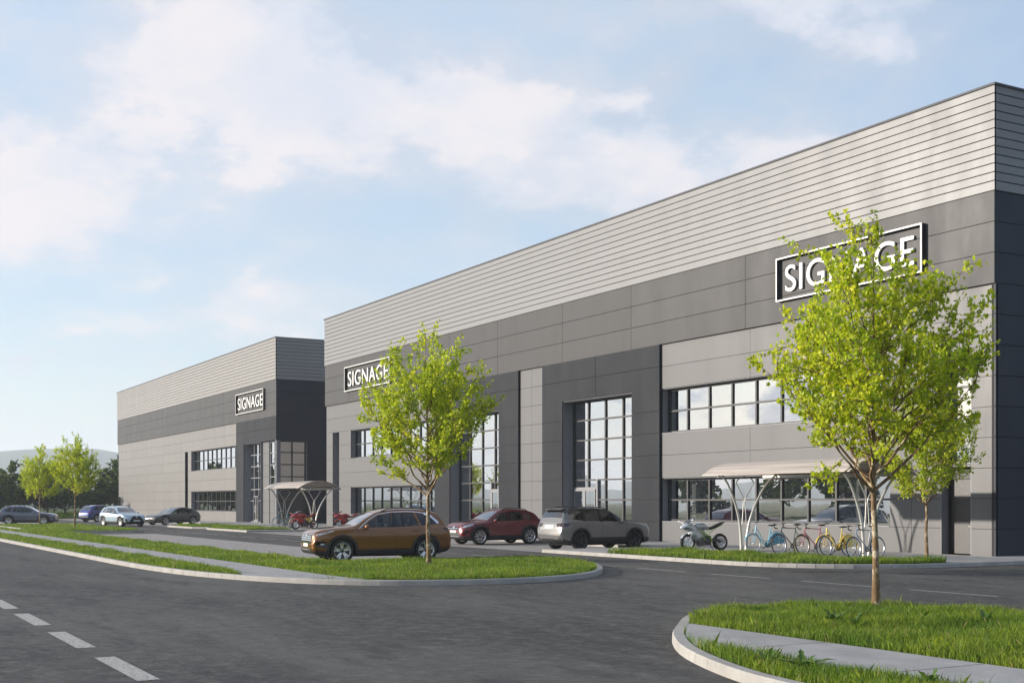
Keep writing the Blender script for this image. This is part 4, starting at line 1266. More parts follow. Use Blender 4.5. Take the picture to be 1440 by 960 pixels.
car7.location = (-75.9, -6.9, .006); car7.rotation_euler[2] = R(-65)

# ------------------------------------------------------------------ bicycles
def bike_paint(name, c): return plain(name, c, .28, .1, .05, 5, .6)
def tube_line(a, b, n=6): return [tuple(Vector(a)+(Vector(b)-Vector(a))*i/n) for i in range(n+1)]
def bike_wheel(root, x, r, tyre, rimm, fender=None):
    w = MB(); w.tube([(0, -.05, 0), (0, .05, 0)], .022, 10); w.tube([(0, -.07, 0), (0, .07, 0)], .008, 6)
    wo = w.build('wheel', M['steel'], root, True, 40, (x, 0, r))
    MB().torus(r-.018, .018, 'y', n=40, k=8).build('tyre', tyre, wo, True)
    MB().lathe([(r-.035, -.012), (r-.035, .012), (r-.055, .010), (r-.055, -.010)], 'y', n=40, close=True).build('rim', rimm, wo, True)
    s = MB()
    for k in range(28):
        a = 2*math.pi*k/28; sd = .03 if k % 2 else -.03; b = a+(.5 if k % 4 < 2 else -.5)
        s.tube([(.018*math.cos(b), sd, .018*math.sin(b)), ((r-.05)*math.cos(a), 0, (r-.05)*math.sin(a))], .0016, 4, cap=False)
    s.build('spokes', M['chrome'], wo)
    return wo
def make_bike(label, kind, color, skirt=None, rimmat='alloy', tyre='rubber', chainguard=True):
    """x forward, front axle at x=+.53, rear axle at -.53"""
    root = empty('bicycle'); tag(root, label, 'bicycle')
    r = .345; c = M[color]; fa, ra = .53, -.53
    bb = (-.10, 0, .29); st = (-.26, 0, .80)
    f = MB()
    if kind == 'city':
        ht, hb = (.36, 0, .93), (.41, 0, .70)
        f.tube([ht, hb], .020, 10)
        for s in (0,):
            f.tube(smooth_curve([(.37, 0, .88), (.24, 0, .70), (.10, 0, .47), (-.02, 0, .40), (-.16, 0, .46)], 8), .016, 8)
        f.tube(smooth_curve([(.405, 0, .72), (.24, 0, .52), (.06, 0, .33), bb], 8), .019, 8)
    else:
        ht, hb = (.34, 0, .93), (.40, 0, .76)
        f.tube([ht, hb], .019, 10)
        f.tube([(.345, 0, .90), (-.25, 0, .87)], .015, 8)
        f.tube([(.395, 0, .78), bb], .018, 8)
        st = (-.255, 0, .86)
    f.tube([bb, (-.285, 0, .92 if kind == 'city' else .96)], .016, 8)
    for s in (-1, 1):
        f.tube([(bb[0], s*.03, bb[2]), (ra, s*.06, r)], .010, 6); f.tube([(st[0]+.015, s*.02, st[2]-.03), (ra, s*.06, r)], .009, 6)
        f.tube(smooth_curve([(hb[0], s*.02, hb[2]-.01), (hb[0]+.012, s*.05, hb[2]-.06), (.49, s*.055, .48), (fa, s*.055, r)], 6), .011, 6)
    f.tube([(hb[0], -.03, hb[2]-.015), (hb[0], .03, hb[2]-.015)], .016, 6)
    f.build('frame', c, root, True, 50)
    bike_wheel(root, fa, r, M[tyre], M[rimmat]); bike_wheel(root, ra, r, M[tyre], M[rimmat])
    h = MB(); top = Vector(ht)+(Vector(ht)-Vector(hb)).normalized()*.10
    h.tube([ht, top], .013, 8)
    g = MB()
    if kind == 'city':
        for s in (-1, 1):
            P = smooth_curve([tuple(top), (top.x+.02, s*.08, top.z+.05), (top.x-.06, s*.24, top.z+.10), (top.x-.22, s*.30, top.z+.07)], 6)
            h.tube(P, .011, 8); g.tube([P[-1], Vector(P[-1])+Vector((-.13, s*.01, -.015))], .017, 8)
    else:
        h.tube([tuple(top), (top.x+.09, 0, top.z+.0)], .013, 8); tx = top.x+.09
        for s in (-1, 1):
            P = smooth_curve([(tx, 0, top.z), (tx, s*.19, top.z), (tx+.08, s*.205, top.z-.005), (tx+.10, s*.21, top.z-.07), (tx+.05, s*.21, top.z-.13), (tx-.05, s*.21, top.z-.135)], 6)
            g.tube(P[5:], .017, 8); h.tube(P[:7], .012, 8)
            g.tube([(tx+.09, s*.205, top.z-.01), (tx+.13, s*.20, top.z+.05)], [.016, .010], 6)
    hb_ = h.build('handlebar', M['chrome'], root, True); g.build('grip', M['plastic'], hb_, True)
    sd = MB(); sz = .93 if kind == 'city' else .97
    sd.add(*loft_rings([[(-.44, .075, sz+.01), (-.44, -.075, sz+.01), (-.44, -.06, sz+.05), (-.44, .06, sz+.05)], [(-.36, .08, sz), (-.36, -.08, sz), (-.36, -.06, sz+.05), (-.36, .06, sz+.05)],
        [(-.27, .03, sz+.01), (-.27, -.03, sz+.01), (-.27, -.02, sz+.05), (-.27, .02, sz+.05)], [(-.17, .018, sz+.01), (-.17, -.018, sz+.01), (-.17, -.012, sz+.04), (-.17, .012, sz+.04)]]))
    sd.build('saddle', M['plastic'], root, True, 60)
    MB().tube([(-.285, 0, .90), (-.305, 0, sz+.02)], .012, 8).build('seat_post', M['chrome'], root, True)
    ck = MB(); ck.lathe([(.085, -.045), (.085, -.040), (.04, -.040), (.04, -.045)], 'y', (bb[0], 0, bb[2]), 24, close=True)
    ck.tube([(bb[0], -.06, bb[2]), (bb[0]+.12, -.065, bb[2]-.11)], .010, 6); ck.tube([(bb[0], .06, bb[2]), (bb[0]-.12, .065, bb[2]+.11)], .010, 6)
    ck.tube([(bb[0], -.06, bb[2]), (bb[0], .06, bb[2])], .012, 8); ck.box(bb[0]+.07, bb[0]+.17, -.15, -.07, bb[2]-.12, bb[2]-.10); ck.box(bb[0]-.17, bb[0]-.07, .07, .15, bb[2]+.10, bb[2]+.12)
    ck.tube([(bb[0], -.042, bb[2]+.085), (ra, -.042, r+.04)], .004, 4); ck.tube([(bb[0], -.042, bb[2]-.085), (ra, -.042, r-.04)], .004, 4)
    ck.build('crankset', M['darkalloy'], root, True)
    if kind == 'city':
        fd = MB()
        for x, a0, a1 in ((fa, 20, 175), (ra, 5, 190)):
            V = []; F = []; N = 18
            for i in range(N+1):
                a = R(a0+(a1-a0)*i/N)
                for k in range(5):
                    b = -1+k/2; rr = r+.028-.014*b*b
                    V.append((x+rr*math.cos(a), b*.028, r+rr*math.sin(a)))
            for i in range(N):
                for k in range(4): F.append((i*5+k, i*5+k+1, (i+1)*5+k+1, (i+1)*5+k))
            fd.add(V, F)
        fd.build('mudguard', c, root, True)
        MB().ball((.52, 0, .80), (.045, .04, .04), 6).build('lamp', M['chrome'], root, True)
        if skirt:
            k = MB()
            for s in (-1, 1):
                P = [(ra+(r+.01)*math.cos(R(a)), s*.055, r+(r+.01)*math.sin(R(a))) for a in range(40, 172, 10)]
                k.add(P+[(ra-.16, s*.06, r-.02), (ra+.10, s*.06, r-.02)], [tuple(range(len(P)+2))])
            k.build('skirt_guard', M[skirt], root)
            MB().box(ra-.19, ra+.20, -.07, .07, 2*r+.05, 2*r+.065).build('rear_rack', c, root)
        if chainguard:
            q = MB(); q.prism([(bb[0]+.10, bb[2]+.05), (bb[0]-.02, bb[2]+.11), (ra-.04, r+.055), (ra-.06, r-.03), (bb[0]-.02, bb[2]-.10), (bb[0]+.10, bb[2]-.04)], .046, .054)
            q.v = [(v[0], -v[2], v[1]) for v in q.v]; q.build('chain_guard', c, root)
    return root
def loft_rings(rings):
    V = [p for r_ in rings for p in r_]; n = len(rings[0]); F = []
    for i in range(len(rings)-1):
        for k in range(n): F.append((i*n+k, i*n+(k+1)%n, (i+1)*n+(k+1)%n, (i+1)*n+k))
    F += [tuple(range(n))[::-1], tuple(range((len(rings)-1)*n, len(rings)*n))]
    return V, F
M['b_blue'] = bike_paint('pale_blue_enamel', (.22, .52, .66)); M['b_skirt'] = bike_paint('blue_skirt', (.10, .40, .62))
M['b_green'] = bike_paint('dark_green_enamel', (.030, .075, .062)); M['b_red'] = bike_paint('pink_red_enamel', (.40, .09, .12))
M['b_yellow'] = bike_paint('yellow_enamel', (.72, .52, .06)); M['b_grey'] = bike_paint('grey_blue_enamel', (.20, .25, .32))
M['whitetyre'] = plain('cream_tyre', (.62, .62, .60), .7, 0, .05)
BG = 'bicycles under the shelters'
bikes = [
    make_bike('pale blue step through bicycle with white tyres and blue skirt guard, near shelter', 'city', 'b_blue', 'b_skirt', 'alloy', 'whitetyre'),
    make_bike('dark green road bicycle with drop bars, next to the pale blue one in near shelter', 'road', 'b_green'),
    make_bike('pink red road bicycle with drop bars, left of the yellow one in near shelter', 'road', 'b_red'),
    make_bike('yellow step through bicycle with yellow skirt guard under the near shelter', 'city', 'b_yellow', 'b_yellow'),
    make_bike('grey blue road bicycle behind the right post of the near shelter', 'road', 'b_grey')]
bx = [-5.50, -4.24, -3.13, -2.13, -.88]
for b, x, a in zip(bikes, bx, (-91, -88, -93, -90, -87)):
    b.location = (x, -4.72, .116); b.rotation_euler = (R(random.uniform(3, 6)), 0, R(a)); b["group"] = BG
far_lab = ['pale blue bicycle with white tyres, leftmost in the far shelter', 'dark green drop bar bicycle beside the pale blue one in the far shelter',
           'pink red drop bar bicycle in the middle of the far shelter', 'yellow bicycle next to the red motorcycle in the far shelter']
for b, x, lb in zip(bikes[:4], (-55.0, -53.7, -52.5, -51.4), far_lab):
    c = copy_tree(b); c.location = (x, -4.6, .116); c["label"] = lb

# ------------------------------------------------------------------ motorcycles
M['m_silver'] = plain('silver_fairing', (.52, .54, .58), .25, .45, .04, 4, .6)
M['m_red'] = plain('red_fairing', (.34, .012, .012), .25, .1, .04, 4, .7)
M['m_green'] = plain('lime_frame', (.25, .50, .03), .35, .2, .05)
M['engine'] = plain('engine_metal', (.10, .10, .105), .4, .8, .2, 20)
def make_moto(label, body, framem):
    """x forward; axles at +.71 and -.71"""
    root = empty('motorcycle'); tag(root, label, 'motorcycle')
    for x, w in ((.71, .12), (-.71, .19)):
        r = .31; h = w/2
        hb = MB(); hb.lathe([(0, -.05), (.05, -.05), (.05, .05), (0, .05)], 'y', n=14)
        for s in (-1, 1): hb.lathe([(.09, s*.052), (.155, s*.052), (.155, s*.058), (.09, s*.058)], 'y', n=28, close=True)
        wo = hb.build('wheel', M['alloy'], root, True, 40, (x, 0, r))
        MB().lathe([(r*.70, -h*.7), (r*.78, -h), (r*.92, -h*.85), (r, -h*.25), (r, h*.25), (r*.92, h*.85), (r*.78, h), (r*.70, h*.7)], 'y', n=36, close=True).build('tyre', M['rubber'], wo, True, 60)
        rm = MB(); rm.lathe([(r*.72, -h*.72), (r*.66, -h*.6), (r*.66, h*.6), (r*.72, h*.72)], 'y', n=36)
        for k in range(5):
            a = 2*math.pi*k/5+.2; rm.tube([(.04*math.cos(a), 0, .04*math.sin(a)), (r*.68*math.cos(a+.12), 0, r*.68*math.sin(a+.12))], [.022, .014], 6)
        rm.build('rim', M['alloy'], wo, True)
    # upper fairing and nose (lofted along x)
    def sec(x, zc, w, h0, h1, pw=2.2):
        return [(x, w*math.copysign(abs(math.cos(a))**(2/pw), math.cos(a)), zc+(h1 if math.sin(a) > 0 else h0)*abs(math.sin(a))**(2/pw)*(1 if math.sin(a) > 0 else -1)) for a in [2*math.pi*k/16 for k in range(16)]]
    f = MB(); f.add(*loft_rings([sec(.98, .84, .03, .02, .02), sec(.93, .85, .11, .07, .06), sec(.80, .87, .18, .12, .12), sec(.64, .87, .22, .20, .17), sec(.50, .80, .23, .26, .16), sec(.40, .74, .20, .24, .14)]))
    f.build('nose_fairing', body, root, True, 60)
    sf = MB(); sf.add(*loft_rings([sec(.64, .78, .15, .12, .12), sec(.54, .66, .215, .22, .20), sec(.36, .58, .225, .26, .24), sec(.18, .55, .205, .20, .26), sec(.04, .58, .17, .10, .18), sec(-.04, .62, .12, .04, .08)])); sf.build('side_fairing', body, root, True, 60)
    for s in (-1, 1):
        MB().add([(.90, s*.08, .80), (.80, s*.175, .83), (.80, s*.185, .78), (.90, s*.10, .76)], [(0, 1, 2, 3)]).build('headlight', M['gloss'], root)
        mr = MB(); mr.tube([(.70, s*.18, 1.0), (.74, s*.36, 1.07)], .010, 6); mr.ball((.74, s*.41, 1.08), (.03, .075, .035), 6); mr.build('mirror', body, root, True)
    ws = MB(); N = 8; V = []; F = []
    for i in range(5):
        t = i/4; x = .80-.32*t; z = .97+.17*t
        for k in range(N+1):
            a = math.pi*k/N; V.append((x-.05*math.cos(a)**2, (.15+.02*t)*math.cos(a), z+.05*math.sin(a)))
    for i in range(4):
        for k in range(N): F.append((i*(N+1)+k, i*(N+1)+k+1, (i+1)*(N+1)+k+1, (i+1)*(N+1)+k))
    ws.add(V, F); ws.build('windscreen', M['carglass'], root, True)
    t = MB(); t.add(*loft_rings([sec(.40, .84, .10, .08, .06), sec(.30, .88, .19, .12, .12), sec(.10, .90, .21, .16, .13), (sec(-.08, .86, .17, .12, .10)), sec(-.20, .80, .10, .06, .05)])); t.build('fuel_tank', body, root, True, 60)
    s_ = MB(); s_.add(*loft_rings([sec(-.10, .82, .10, .04, .04), sec(-.28, .82, .15, .04, .04), sec(-.48, .85, .12, .04, .04), sec(-.56, .89, .08, .03, .03)])); s_.build('seat', M['seat'], root, True, 60)
    tl = MB(); tl.add(*loft_rings([sec(-.34, .80, .14, .05, .06), sec(-.55, .88, .14, .05, .08), sec(-.78, .97, .10, .04, .06), sec(-.95, 1.02, .03, .015, .02)])); tl.build('tail', M['gloss'] if body == M['m_silver'] else body, root, True, 60)
    tk = MB(); tk.add([(-.95, -.05, 1.0), (-.95, .05, 1.0), (-.94, .05, 1.025), (-.94, -.05, 1.025)], [(0, 1, 2, 3)]); tk.build('tail_light', M['redlens'], root)
    fr = MB()
    for s in (-1, 1):
        fr.tube(smooth_curve([(.44, s*.06, .82), (.22, s*.20, .66), (-.05, s*.21, .54), (-.20, s*.19, .40), (-.22, s*.16, .30)], 6), .024, 8)
        fr.tube([(-.12, s*.17, .60), (-.45, s*.12, .80), (-.80, s*.07, .93)], .014, 6)
        fr.tube([(.22, s*.19, .66), (.05, s*.18, .36), (-.18, s*.17, .34)], .016, 6)
    fr.build('frame', framem, root, True)
    en = MB(); en.box(-.20, .34, -.18, .18, .20, .54); en.box(.10, .34, -.16, .16, .45, .66); en.lathe([(0, .17), (.11, .17), (.12, .19), (.10, .21), (0, .21)], 'y', (-.05, 0, .36), 20); en.lathe([(0, -.17), (.11, -.17), (.12, -.19), (.10, -.21), (0, -.21)], 'y', (-.05, 0, .36), 20)
    en.build('engine', M['engine'], root, True, 30)
    sw = MB()
    for s in (-1, 1): sw.add(*loft_rings([[(-.16, s*.10, .40), (-.16, s*.14, .40), (-.16, s*.14, .30), (-.16, s*.10, .30)], [(-.50, s*.12, .42), (-.50, s*.15, .42), (-.50, s*.15, .33), (-.50, s*.12, .33)], [(-.74, s*.12, .33), (-.74, s*.145, .33), (-.74, s*.145, .29), (-.74, s*.12, .29)]]))
    sw.build('swingarm', M['engine'], root)
    fk = MB()
    for s in (-1, 1): fk.tube([(.46, s*.10, .90), (.60, s*.10, .58)], .027, 10); fk.tube([(.60, s*.10, .58), (.71, s*.10, .31)], .021, 10)
    fk.build('fork', M['chrome'], root, True)
    hb = MB()
    for s in (-1, 1): hb.tube([(.46, s*.09, .91), (.40, s*.22, .94), (.34, s*.34, .92)], .013, 8)
    hb.build('handlebar', M['plastic'], root, True)
    mg = MB(); V = []; F = []
    for i in range(11):
        a = R(30+120*i/10)
        for k in range(5): b = -1+k/2; V.append((.71+(.335-.03*b*b)*math.cos(a), b*.075, .31+(.335-.03*b*b)*math.sin(a)))
    for i in range(10):
        for k in range(4): F.append((i*5+k, i*5+k+1, (i+1)*5+k+1, (i+1)*5+k))
    mg.add(V, F); mg.build('mudguard', body, root, True)
    ex = MB(); ex.tube(smooth_curve([(.34, -.10, .46), (.42, -.10, .30), (.22, -.14, .19), (-.15, -.18, .20), (-.30, -.20, .28)], 6), .028, 10); ex.tube([(-.30, -.20, .28), (-.62, -.24, .46)], [.045, .055], 12); ex.build('exhaust', M['chrome'], root, True)
    st = MB(); st.tube([(-.10, .17, .26), (-.16, .34, .01)], .014, 6); st.build('side_stand', M['engine'], root)
    return root
moto = make_moto('silver sports motorcycle with lime frame, left of the near shelter', M['m_silver'], M['m_green'])
moto.location = (-8.3, -5.15, .116); moto.rotation_euler = (R(5), 0, R(-92)); moto["group"] = 'parked motorcycles'
mred = make_moto('red sports motorcycle beside the bicycles of the far shelter', M['m_red'], M['engine'])
mred.location = (-49.0, -5.3, .116); mred.rotation_euler = (R(5), 0, R(-75)); mred["group"] = 'parked motorcycles'
mr2 = copy_tree(mred); mr2.location = (-47.7, -2.9, .116); mr2["label"] = 'second red motorcycle, right of the first and half behind the bronze SUV bonnet'
# ------------------------------------------------------------------ trees
def bez(p0, p1, p2, n):
    return [p0*(1-t)**2+p1*2*t*(1-t)+p2*t*t for t in [i/n for i in range(n+1)]]

LEAF_M = (np.array([(0,0),(-.18,.10),(-.52,.22),(-.30,.38),(-.50,.72),(-.20,.62),(0,1.05),(.20,.62),(.50,.72),(.30,.38),(.52,.22),(.18,.10)]), [(0,1,2,3,4,5,6),(0,6,7,8,9,10,11)])
LEAF_S = (np.array([(0,0),(-.38,.35),(-.30,.8),(0,1.0),(.30,.8),(.38,.35)]), [(0,1,2,3),(0,3,4,5)])
def leaf_mesh(name, P, D, size, rng, mat, shape=LEAF_M, fold=.30, up=.08):
    """P: positions, D: twig directions; one folded leaf per position"""
    n = len(P); pts, faces = shape
    P = np.asarray(P); D = np.asarray(D)
    nrm = rng.normal(size=(n, 3)); nrm[:, 2] += up*2
    nrm /= np.linalg.norm(nrm, axis=1, keepdims=True)
    ax = D*.55+rng.normal(size=(n, 3))*.75; ax[:, 2] -= .25
    ax -= nrm*(ax*nrm).sum(1, keepdims=True); ax /= np.linalg.norm(ax, axis=1, keepdims=True)+1e-9
    sd = np.cross(ax, nrm)
    s = size*rng.uniform(.65, 1.25, n)
    V = np.zeros((n, len(pts), 3))
    for k, (a, b) in enumerate(pts):
        V[:, k] = P+(sd*a+ax*b+nrm*(abs(a)*fold-.12*b*b))*s[:, None]
    nv = len(pts); k = len(faces[0])
    F = (np.arange(n)[:, None, None]*nv+np.array(faces)[None]).reshape(-1)
    return big_mesh(name, V.reshape(-1, 3), F, k, mat)

def make_tree(seed, H=7.1, tz=2.15, cw=2.2, leaf=.088, limbs=34, twigs=9, mats=('bark', 'maple'), name='maple_tree', dens=1.0, shape=LEAF_M, tr=.078, skew=(0, 0)):
    rng = np.random.default_rng(seed); rnd = random.Random(seed)
    root = empty(name)
    mb = MB(); LP = []; LD = []
    def crownR(z):
        t = min(1, max(0, (z-tz+.05)/(H-tz)))
        return cw*max(.03, math.sin(math.pi*min(1, t**.72*.97+.03))**.75)*(1.0 if t < .6 else 1.0-.25*(t-.6))
    top = Vector((skew[0]+rnd.uniform(-.15, .15), skew[1]+rnd.uniform(-.15, .15), H*.97))
    lead = [Vector((0, 0, -.05))]
    for i in range(1, 13):
        t = i/12; b = Vector((0, 0, 0)).lerp(top, t); a = .035*min(1, t*3)
        lead.append(b+Vector((rnd.uniform(-a, a), rnd.uniform(-a, a), 0)))
    lr = [tr*(1.35 if i == 0 else 1)*(1-.90*(i/12)**.85) for i in range(13)]
    mb.tube(lead, lr, 10)
    def leadpt(z):
        i = min(11, max(0, int(z/(H*.97)*12))); f = z/(H*.97)*12-i
        return lead[i].lerp(lead[i+1], max(0, min(1, f))), lr[i]
    def leaves_on(pts, step, side=.05, s0=.15):
        for a, b in zip(pts, pts[1:]):
            L = (b-a).length; d = (b-a).normalized() if L > 1e-6 else Vector((0, 0, 1)); k = L/step*dens*1.4 if dens > .9 else L/step*dens; k = int(k)+(rnd.random() < k-int(k))
            for _ in range(k):
                p = a.lerp(b, rnd.random()); LP.append((p.x+rnd.gauss(0, side*.8), p.y+rnd.gauss(0, side), p.z+rnd.gauss(0, side))); LD.append((d.x, d.y, d.z))
    def twig(p, d, L, r, lev):
        d = d.normalized()
        e = p+d*L+Vector((rnd.uniform(-.12, .12), rnd.uniform(-.12, .12), rnd.uniform(.0, .22)))*L
        pts = bez(p, p+d*L*.5+Vector((0, 0, -.05*L)), e, 4)
        mb.tube(pts, [r*(1-.75*i/4) for i in range(5)], 4 if lev else 5, cap=False)
        leaves_on(pts[1:], .030 if lev else .045)
        if lev == 0:
            for k in range(rnd.randint(2, 4)):
                q = pts[rnd.randint(1, 4)]
                dd = d+Vector((rnd.gauss(0, .7), rnd.gauss(0, .7), rnd.gauss(.15, .5)))
                twig(q, dd, rnd.uniform(.16, .36)*H/7, r*.55, 1)
    az = rnd.uniform(0, 6)
    for i in range(limbs):
        f = i/(limbs-1)
        z0 = tz*(.97)+(H-tz)*.55*f**1.3; az += 2.4+rnd.uniform(-.4, .4)
        o, r0 = leadpt(z0)
        zt = min(H-.25, z0+rnd.uniform(1.15, 2.7)*(1-.35*f)*H/7.1); rad = crownR(zt)*rnd.uniform(.80, 1.02)*(1+.05*math.sin(3*az+seed))
        dv = Vector((math.cos(az), math.sin(az), 0))
        tip = Vector((o.x, o.y, zt))+dv*rad
        rise = zt-z0
        pts = bez(o, o+dv*rad*.50+Vector((0, 0, rise*.40)), tip, 8)
        pts = [p+Vector((rnd.gauss(0, .02), rnd.gauss(0, .02), rnd.gauss(0, .02)))*(1 if 0 < k < 8 else 0) for k, p in enumerate(pts)]
        br = min(r0*.62, .042*tr/.085*(1.1-.5*f))
        mb.tube(pts, [max(.005, br*(1-.85*k/8)) for k in range(9)], 7, cap=False)
        leaves_on(pts[5:], .05)
        for k in range(twigs):
            s = .28+.72*(k+rnd.random())/twigs; idx = s*8; j = min(7, int(idx)); q = pts[j].lerp(pts[j+1], idx-j)
            t = (pts[j+1]-pts[j]).normalized()
            dd = t*.7+Vector((rnd.gauss(0, .6), rnd.gauss(0, .6), rnd.gauss(.15, .5)))
            twig(q, dd, rnd.uniform(.42, 1.05)*(1-.30*s)*H/7.1, br*.35+.003, 0)
    # leader twigs
    for k in range(14):
        z = H*(.62+.35*k/14); q, _ = leadpt(z); twig(q, Vector((rnd.gauss(0, 1), rnd.gauss(0, 1), .8)), rnd.uniform(.35, .7)*H/7.1, .010, 0)
    mb.build('trunk', M[mats[0]], root, True, 60)
    me = leaf_mesh('crown', LP, LD, leaf, rng, M[mats[1]], shape); link('crown', me, root)
    return root

TG = 'young maples planted in the verges'
trees = [make_tree(7), make_tree(21, leaf=.092, limbs=28, twigs=10), make_tree(33, leaf=.092, limbs=28, twigs=10)]
spots = [(0, 12.2, -17.75, 0.4, .915, 'nearest and tallest looking young maple, in the right hand island'),
         (1, -3.25, -18.5, 1.9, .915, 'young maple in the middle verge, in front of the bronze SUV'),
         (2, .75, -3.9, 2.2, .78, 'young maple by the service door, partly behind the nearest maple'),
         (1, -63.2, -16.9, 4.4, .915, 'right one of the two distant maples on the left'),
         (2, -73.0, -17.7, .9, .86, 'left one of the two distant maples, in front of the slate SUV')]
for k, x, y, rz, s, lb in spots:
    t = trees[k]
    if t.get('label'): t = copy_tree(t)
    t.location = (x, y, .105); t.rotation_euler = (0, 0, rz); t.scale = (s*.91, s*.91, s)
    tag(t, lb, 'tree', TG)

# woodland edge beyond the car park
WG = 'woodland trees beyond the car park'
wood = [make_tree(101+i, H=h, tz=1.2, cw=w, leaf=.50, limbs=22, twigs=6, mats=('darkbark', 'woodleaf'), name='woodland_tree', dens=.30, shape=LEAF_S, tr=.16)
        for i, (h, w) in enumerate(((9.5, 3.6), (8.2, 3.4), (10.5, 3.9)))]
rw = random.Random(5)
wl_ = 'dark broadleaved tree in the woodland edge beyond the car park'
n_ = 0
for row, (x0, ya, yb, st_) in enumerate(((-139, -24, 14, 4.6), (-148, -26, 18, 4.8), (-158, -30, 20, 5.2))):
    y = ya
    while y < yb:
        t = wood[n_ % 3]
        if t.get('label'): t = copy_tree(t)
        t.location = (x0+rw.uniform(-2, 2), y+rw.uniform(-1.2, 1.2), -.05); t.rotation_euler = (0, 0, rw.uniform(0, 6.28)); s = rw.uniform(.58, .84); t.scale = (s*1.2, s*1.2, s)
        tag(t, wl_, 'tree', WG); y += st_; n_ += 1
# across the main road, mirrored in the windows of the units
RG = 'trees across the main road'
def make_conifer(seed, H=11):
    rnd = random.Random(seed); rng = np.random.default_rng(seed); root = empty('conifer_tree'); mb = MB(); LP = []; LD = []
    mb.tube([(0, 0, -.1), (.03, 0, H*.5), (0, 0, H)], [.19, .11, .02], 8)
    z = 1.0
    while z < H-.3:
        L = (H-z)*.34*rnd.uniform(.8, 1.1)+.15
        for k in range(6):
            a = rnd.uniform(0, 6.28); d = Vector((math.cos(a), math.sin(a), -.22)); p = Vector((0, 0, z))
            e = p+d*L; mb.tube([p, e], [.03, .008], 4, cap=False)
            for q in range(int(L*9)+2):
                t = rnd.uniform(.15, 1); c = p.lerp(e, t); LP.append((c.x+rnd.gauss(0, .12), c.y+rnd.gauss(0, .12), c.z+rnd.gauss(-.06, .08))); LD.append(tuple(d))
        z += .36
    mb.build('trunk', M['darkbark'], root, True); link('crown', leaf_mesh('crown', LP, LD, .42, rng, M['conifer'], LEAF_S, .1), root)
    return root
con = make_conifer(3)
rl = {0: 'dark conifer across the main road, mirrored in the near unit windows', 1: 'broad leafy tree across the main road, mirrored in the near unit windows'}
for k, (kind, x, y, s) in enumerate([(0,-72,-92,1.0),(1,-58,-86,.95),(1,-46,-90,1.0),(0,-92,-100,1.1),(1,-104,-96,1.1),(0,-34,-84,.8),(1,-24,-88,.9),(1,-128,-104,1.1),(0,-140,-98,1.0),(1,-82,-104,.85),(1,-12,-86,.8),(0,-116,-110,1.2),(1,-160,-112,1.2)]):
    t = con if kind == 0 else wood[0]
    if kind == 1 or t.get('label'): t = copy_tree(t)
    t.location = (x, y, -.05); t.rotation_euler = (0, 0, k*1.3); t.scale = (s, s, s)
    tag(t, rl[kind], 'tree', RG)

# ------------------------------------------------------------------ grass
def inside(poly, P):
    x, y = P[:, 0], P[:, 1]; c = np.zeros(len(P), bool); n = len(poly)
    for i in range(n):
        (x0, y0), (x1, y1) = poly[i], poly[(i+1) % n]
        if y0 == y1: continue
        c ^= ((y0 > y) != (y1 > y)) & (x < (x1-x0)*(y-y0)/(y1-y0)+x0)
    return c
def patchy(P, s, seed):
    r = np.random.default_rng(seed); v = np.zeros(len(P))
    for k in range(7):
        a = r.uniform(0, 6.28); f = s*r.uniform(.5, 2.2); v += np.sin((P[:, 0]*math.cos(a)+P[:, 1]*math.sin(a))*f+r.uniform(0, 6.28))
    return v/7
CAMXY = np.array([27.15, -33.12])
def grass(name, poly, z, holes=(), near=3000, k=1.0, h=(.07, .16), seed=1):
    rng = np.random.default_rng(seed)
    xs = [p[0] for p in poly]; ys = [p[1] for p in poly]
    x0, x1, y0, y1 = max(min(xs), -170), min(max(xs), 34), min(ys), max(ys)
    out = []
    step = 3.0; X = x0
    while X < x1:
        w = min(step, x1-X); dmin = math.hypot(X+w/2-CAMXY[0], (y0+y1)/2-CAMXY[1])
        den = k*near*min(1, (15/max(dmin, 8))**1.55)
        if X > 22: den *= .25
        n = int(den*w*(y1-y0)); P = np.column_stack([rng.uniform(X, X+w, n), rng.uniform(y0, y1, n)])
        m = inside(poly, P)
        for hp in holes: m &= ~inside(hp, P)
        out.append(P[m]); X += w
    P = np.concatenate(out); n = len(P)
    d = np.hypot(P[:, 0]-CAMXY[0], P[:, 1]-CAMXY[1])
    pt = patchy(P, 2.2, seed+9)
    H = rng.uniform(h[0], h[1], n)*(1+.75*pt); H *= np.where(rng.random(n) < .05, 1.5, 1)
    W = np.clip(d*.00028, .005, .045)*rng.uniform(.7, 1.3, n)
    a = rng.uniform(0, 2*np.pi, n); dx, dy = np.cos(a), np.sin(a)
    b = rng.uniform(0, 2*np.pi, n); ln = rng.uniform(.1, .7, n)*H
    V = np.zeros((n, 5, 3))
    V[:, 0] = np.column_stack([P[:, 0]-dx*W/2, P[:, 1]-dy*W/2, np.full(n, z)])
    V[:, 1] = np.column_stack([P[:, 0]+dx*W/2, P[:, 1]+dy*W/2, np.full(n, z)])
    mx_, my_ = P[:, 0]+np.cos(b)*ln*.3, P[:, 1]+np.sin(b)*ln*.3
    V[:, 2] = np.column_stack([mx_+dx*W*.38, my_+dy*W*.38, z+H*.6]); V[:, 4] = np.column_stack([mx_-dx*W*.38, my_-dy*W*.38, z+H*.6])
    V[:, 3] = np.column_stack([P[:, 0]+np.cos(b)*ln, P[:, 1]+np.sin(b)*ln, z+H])
    base = np.arange(n)[:, None]*5
    F = (base+np.array([0, 1, 2, 3, 4])[None]).reshape(-1)
    me = big_mesh('grass', V.reshape(-1, 3), F, 5, M['grass'])
    return tag(link(name, me), kind='stuff')
ins = lambda p, d=.17: offset_poly(ccw(p), d)
grass('grass', ins(isl_R), .105, [pathR], 3600, 1, (.05, .14), 1)
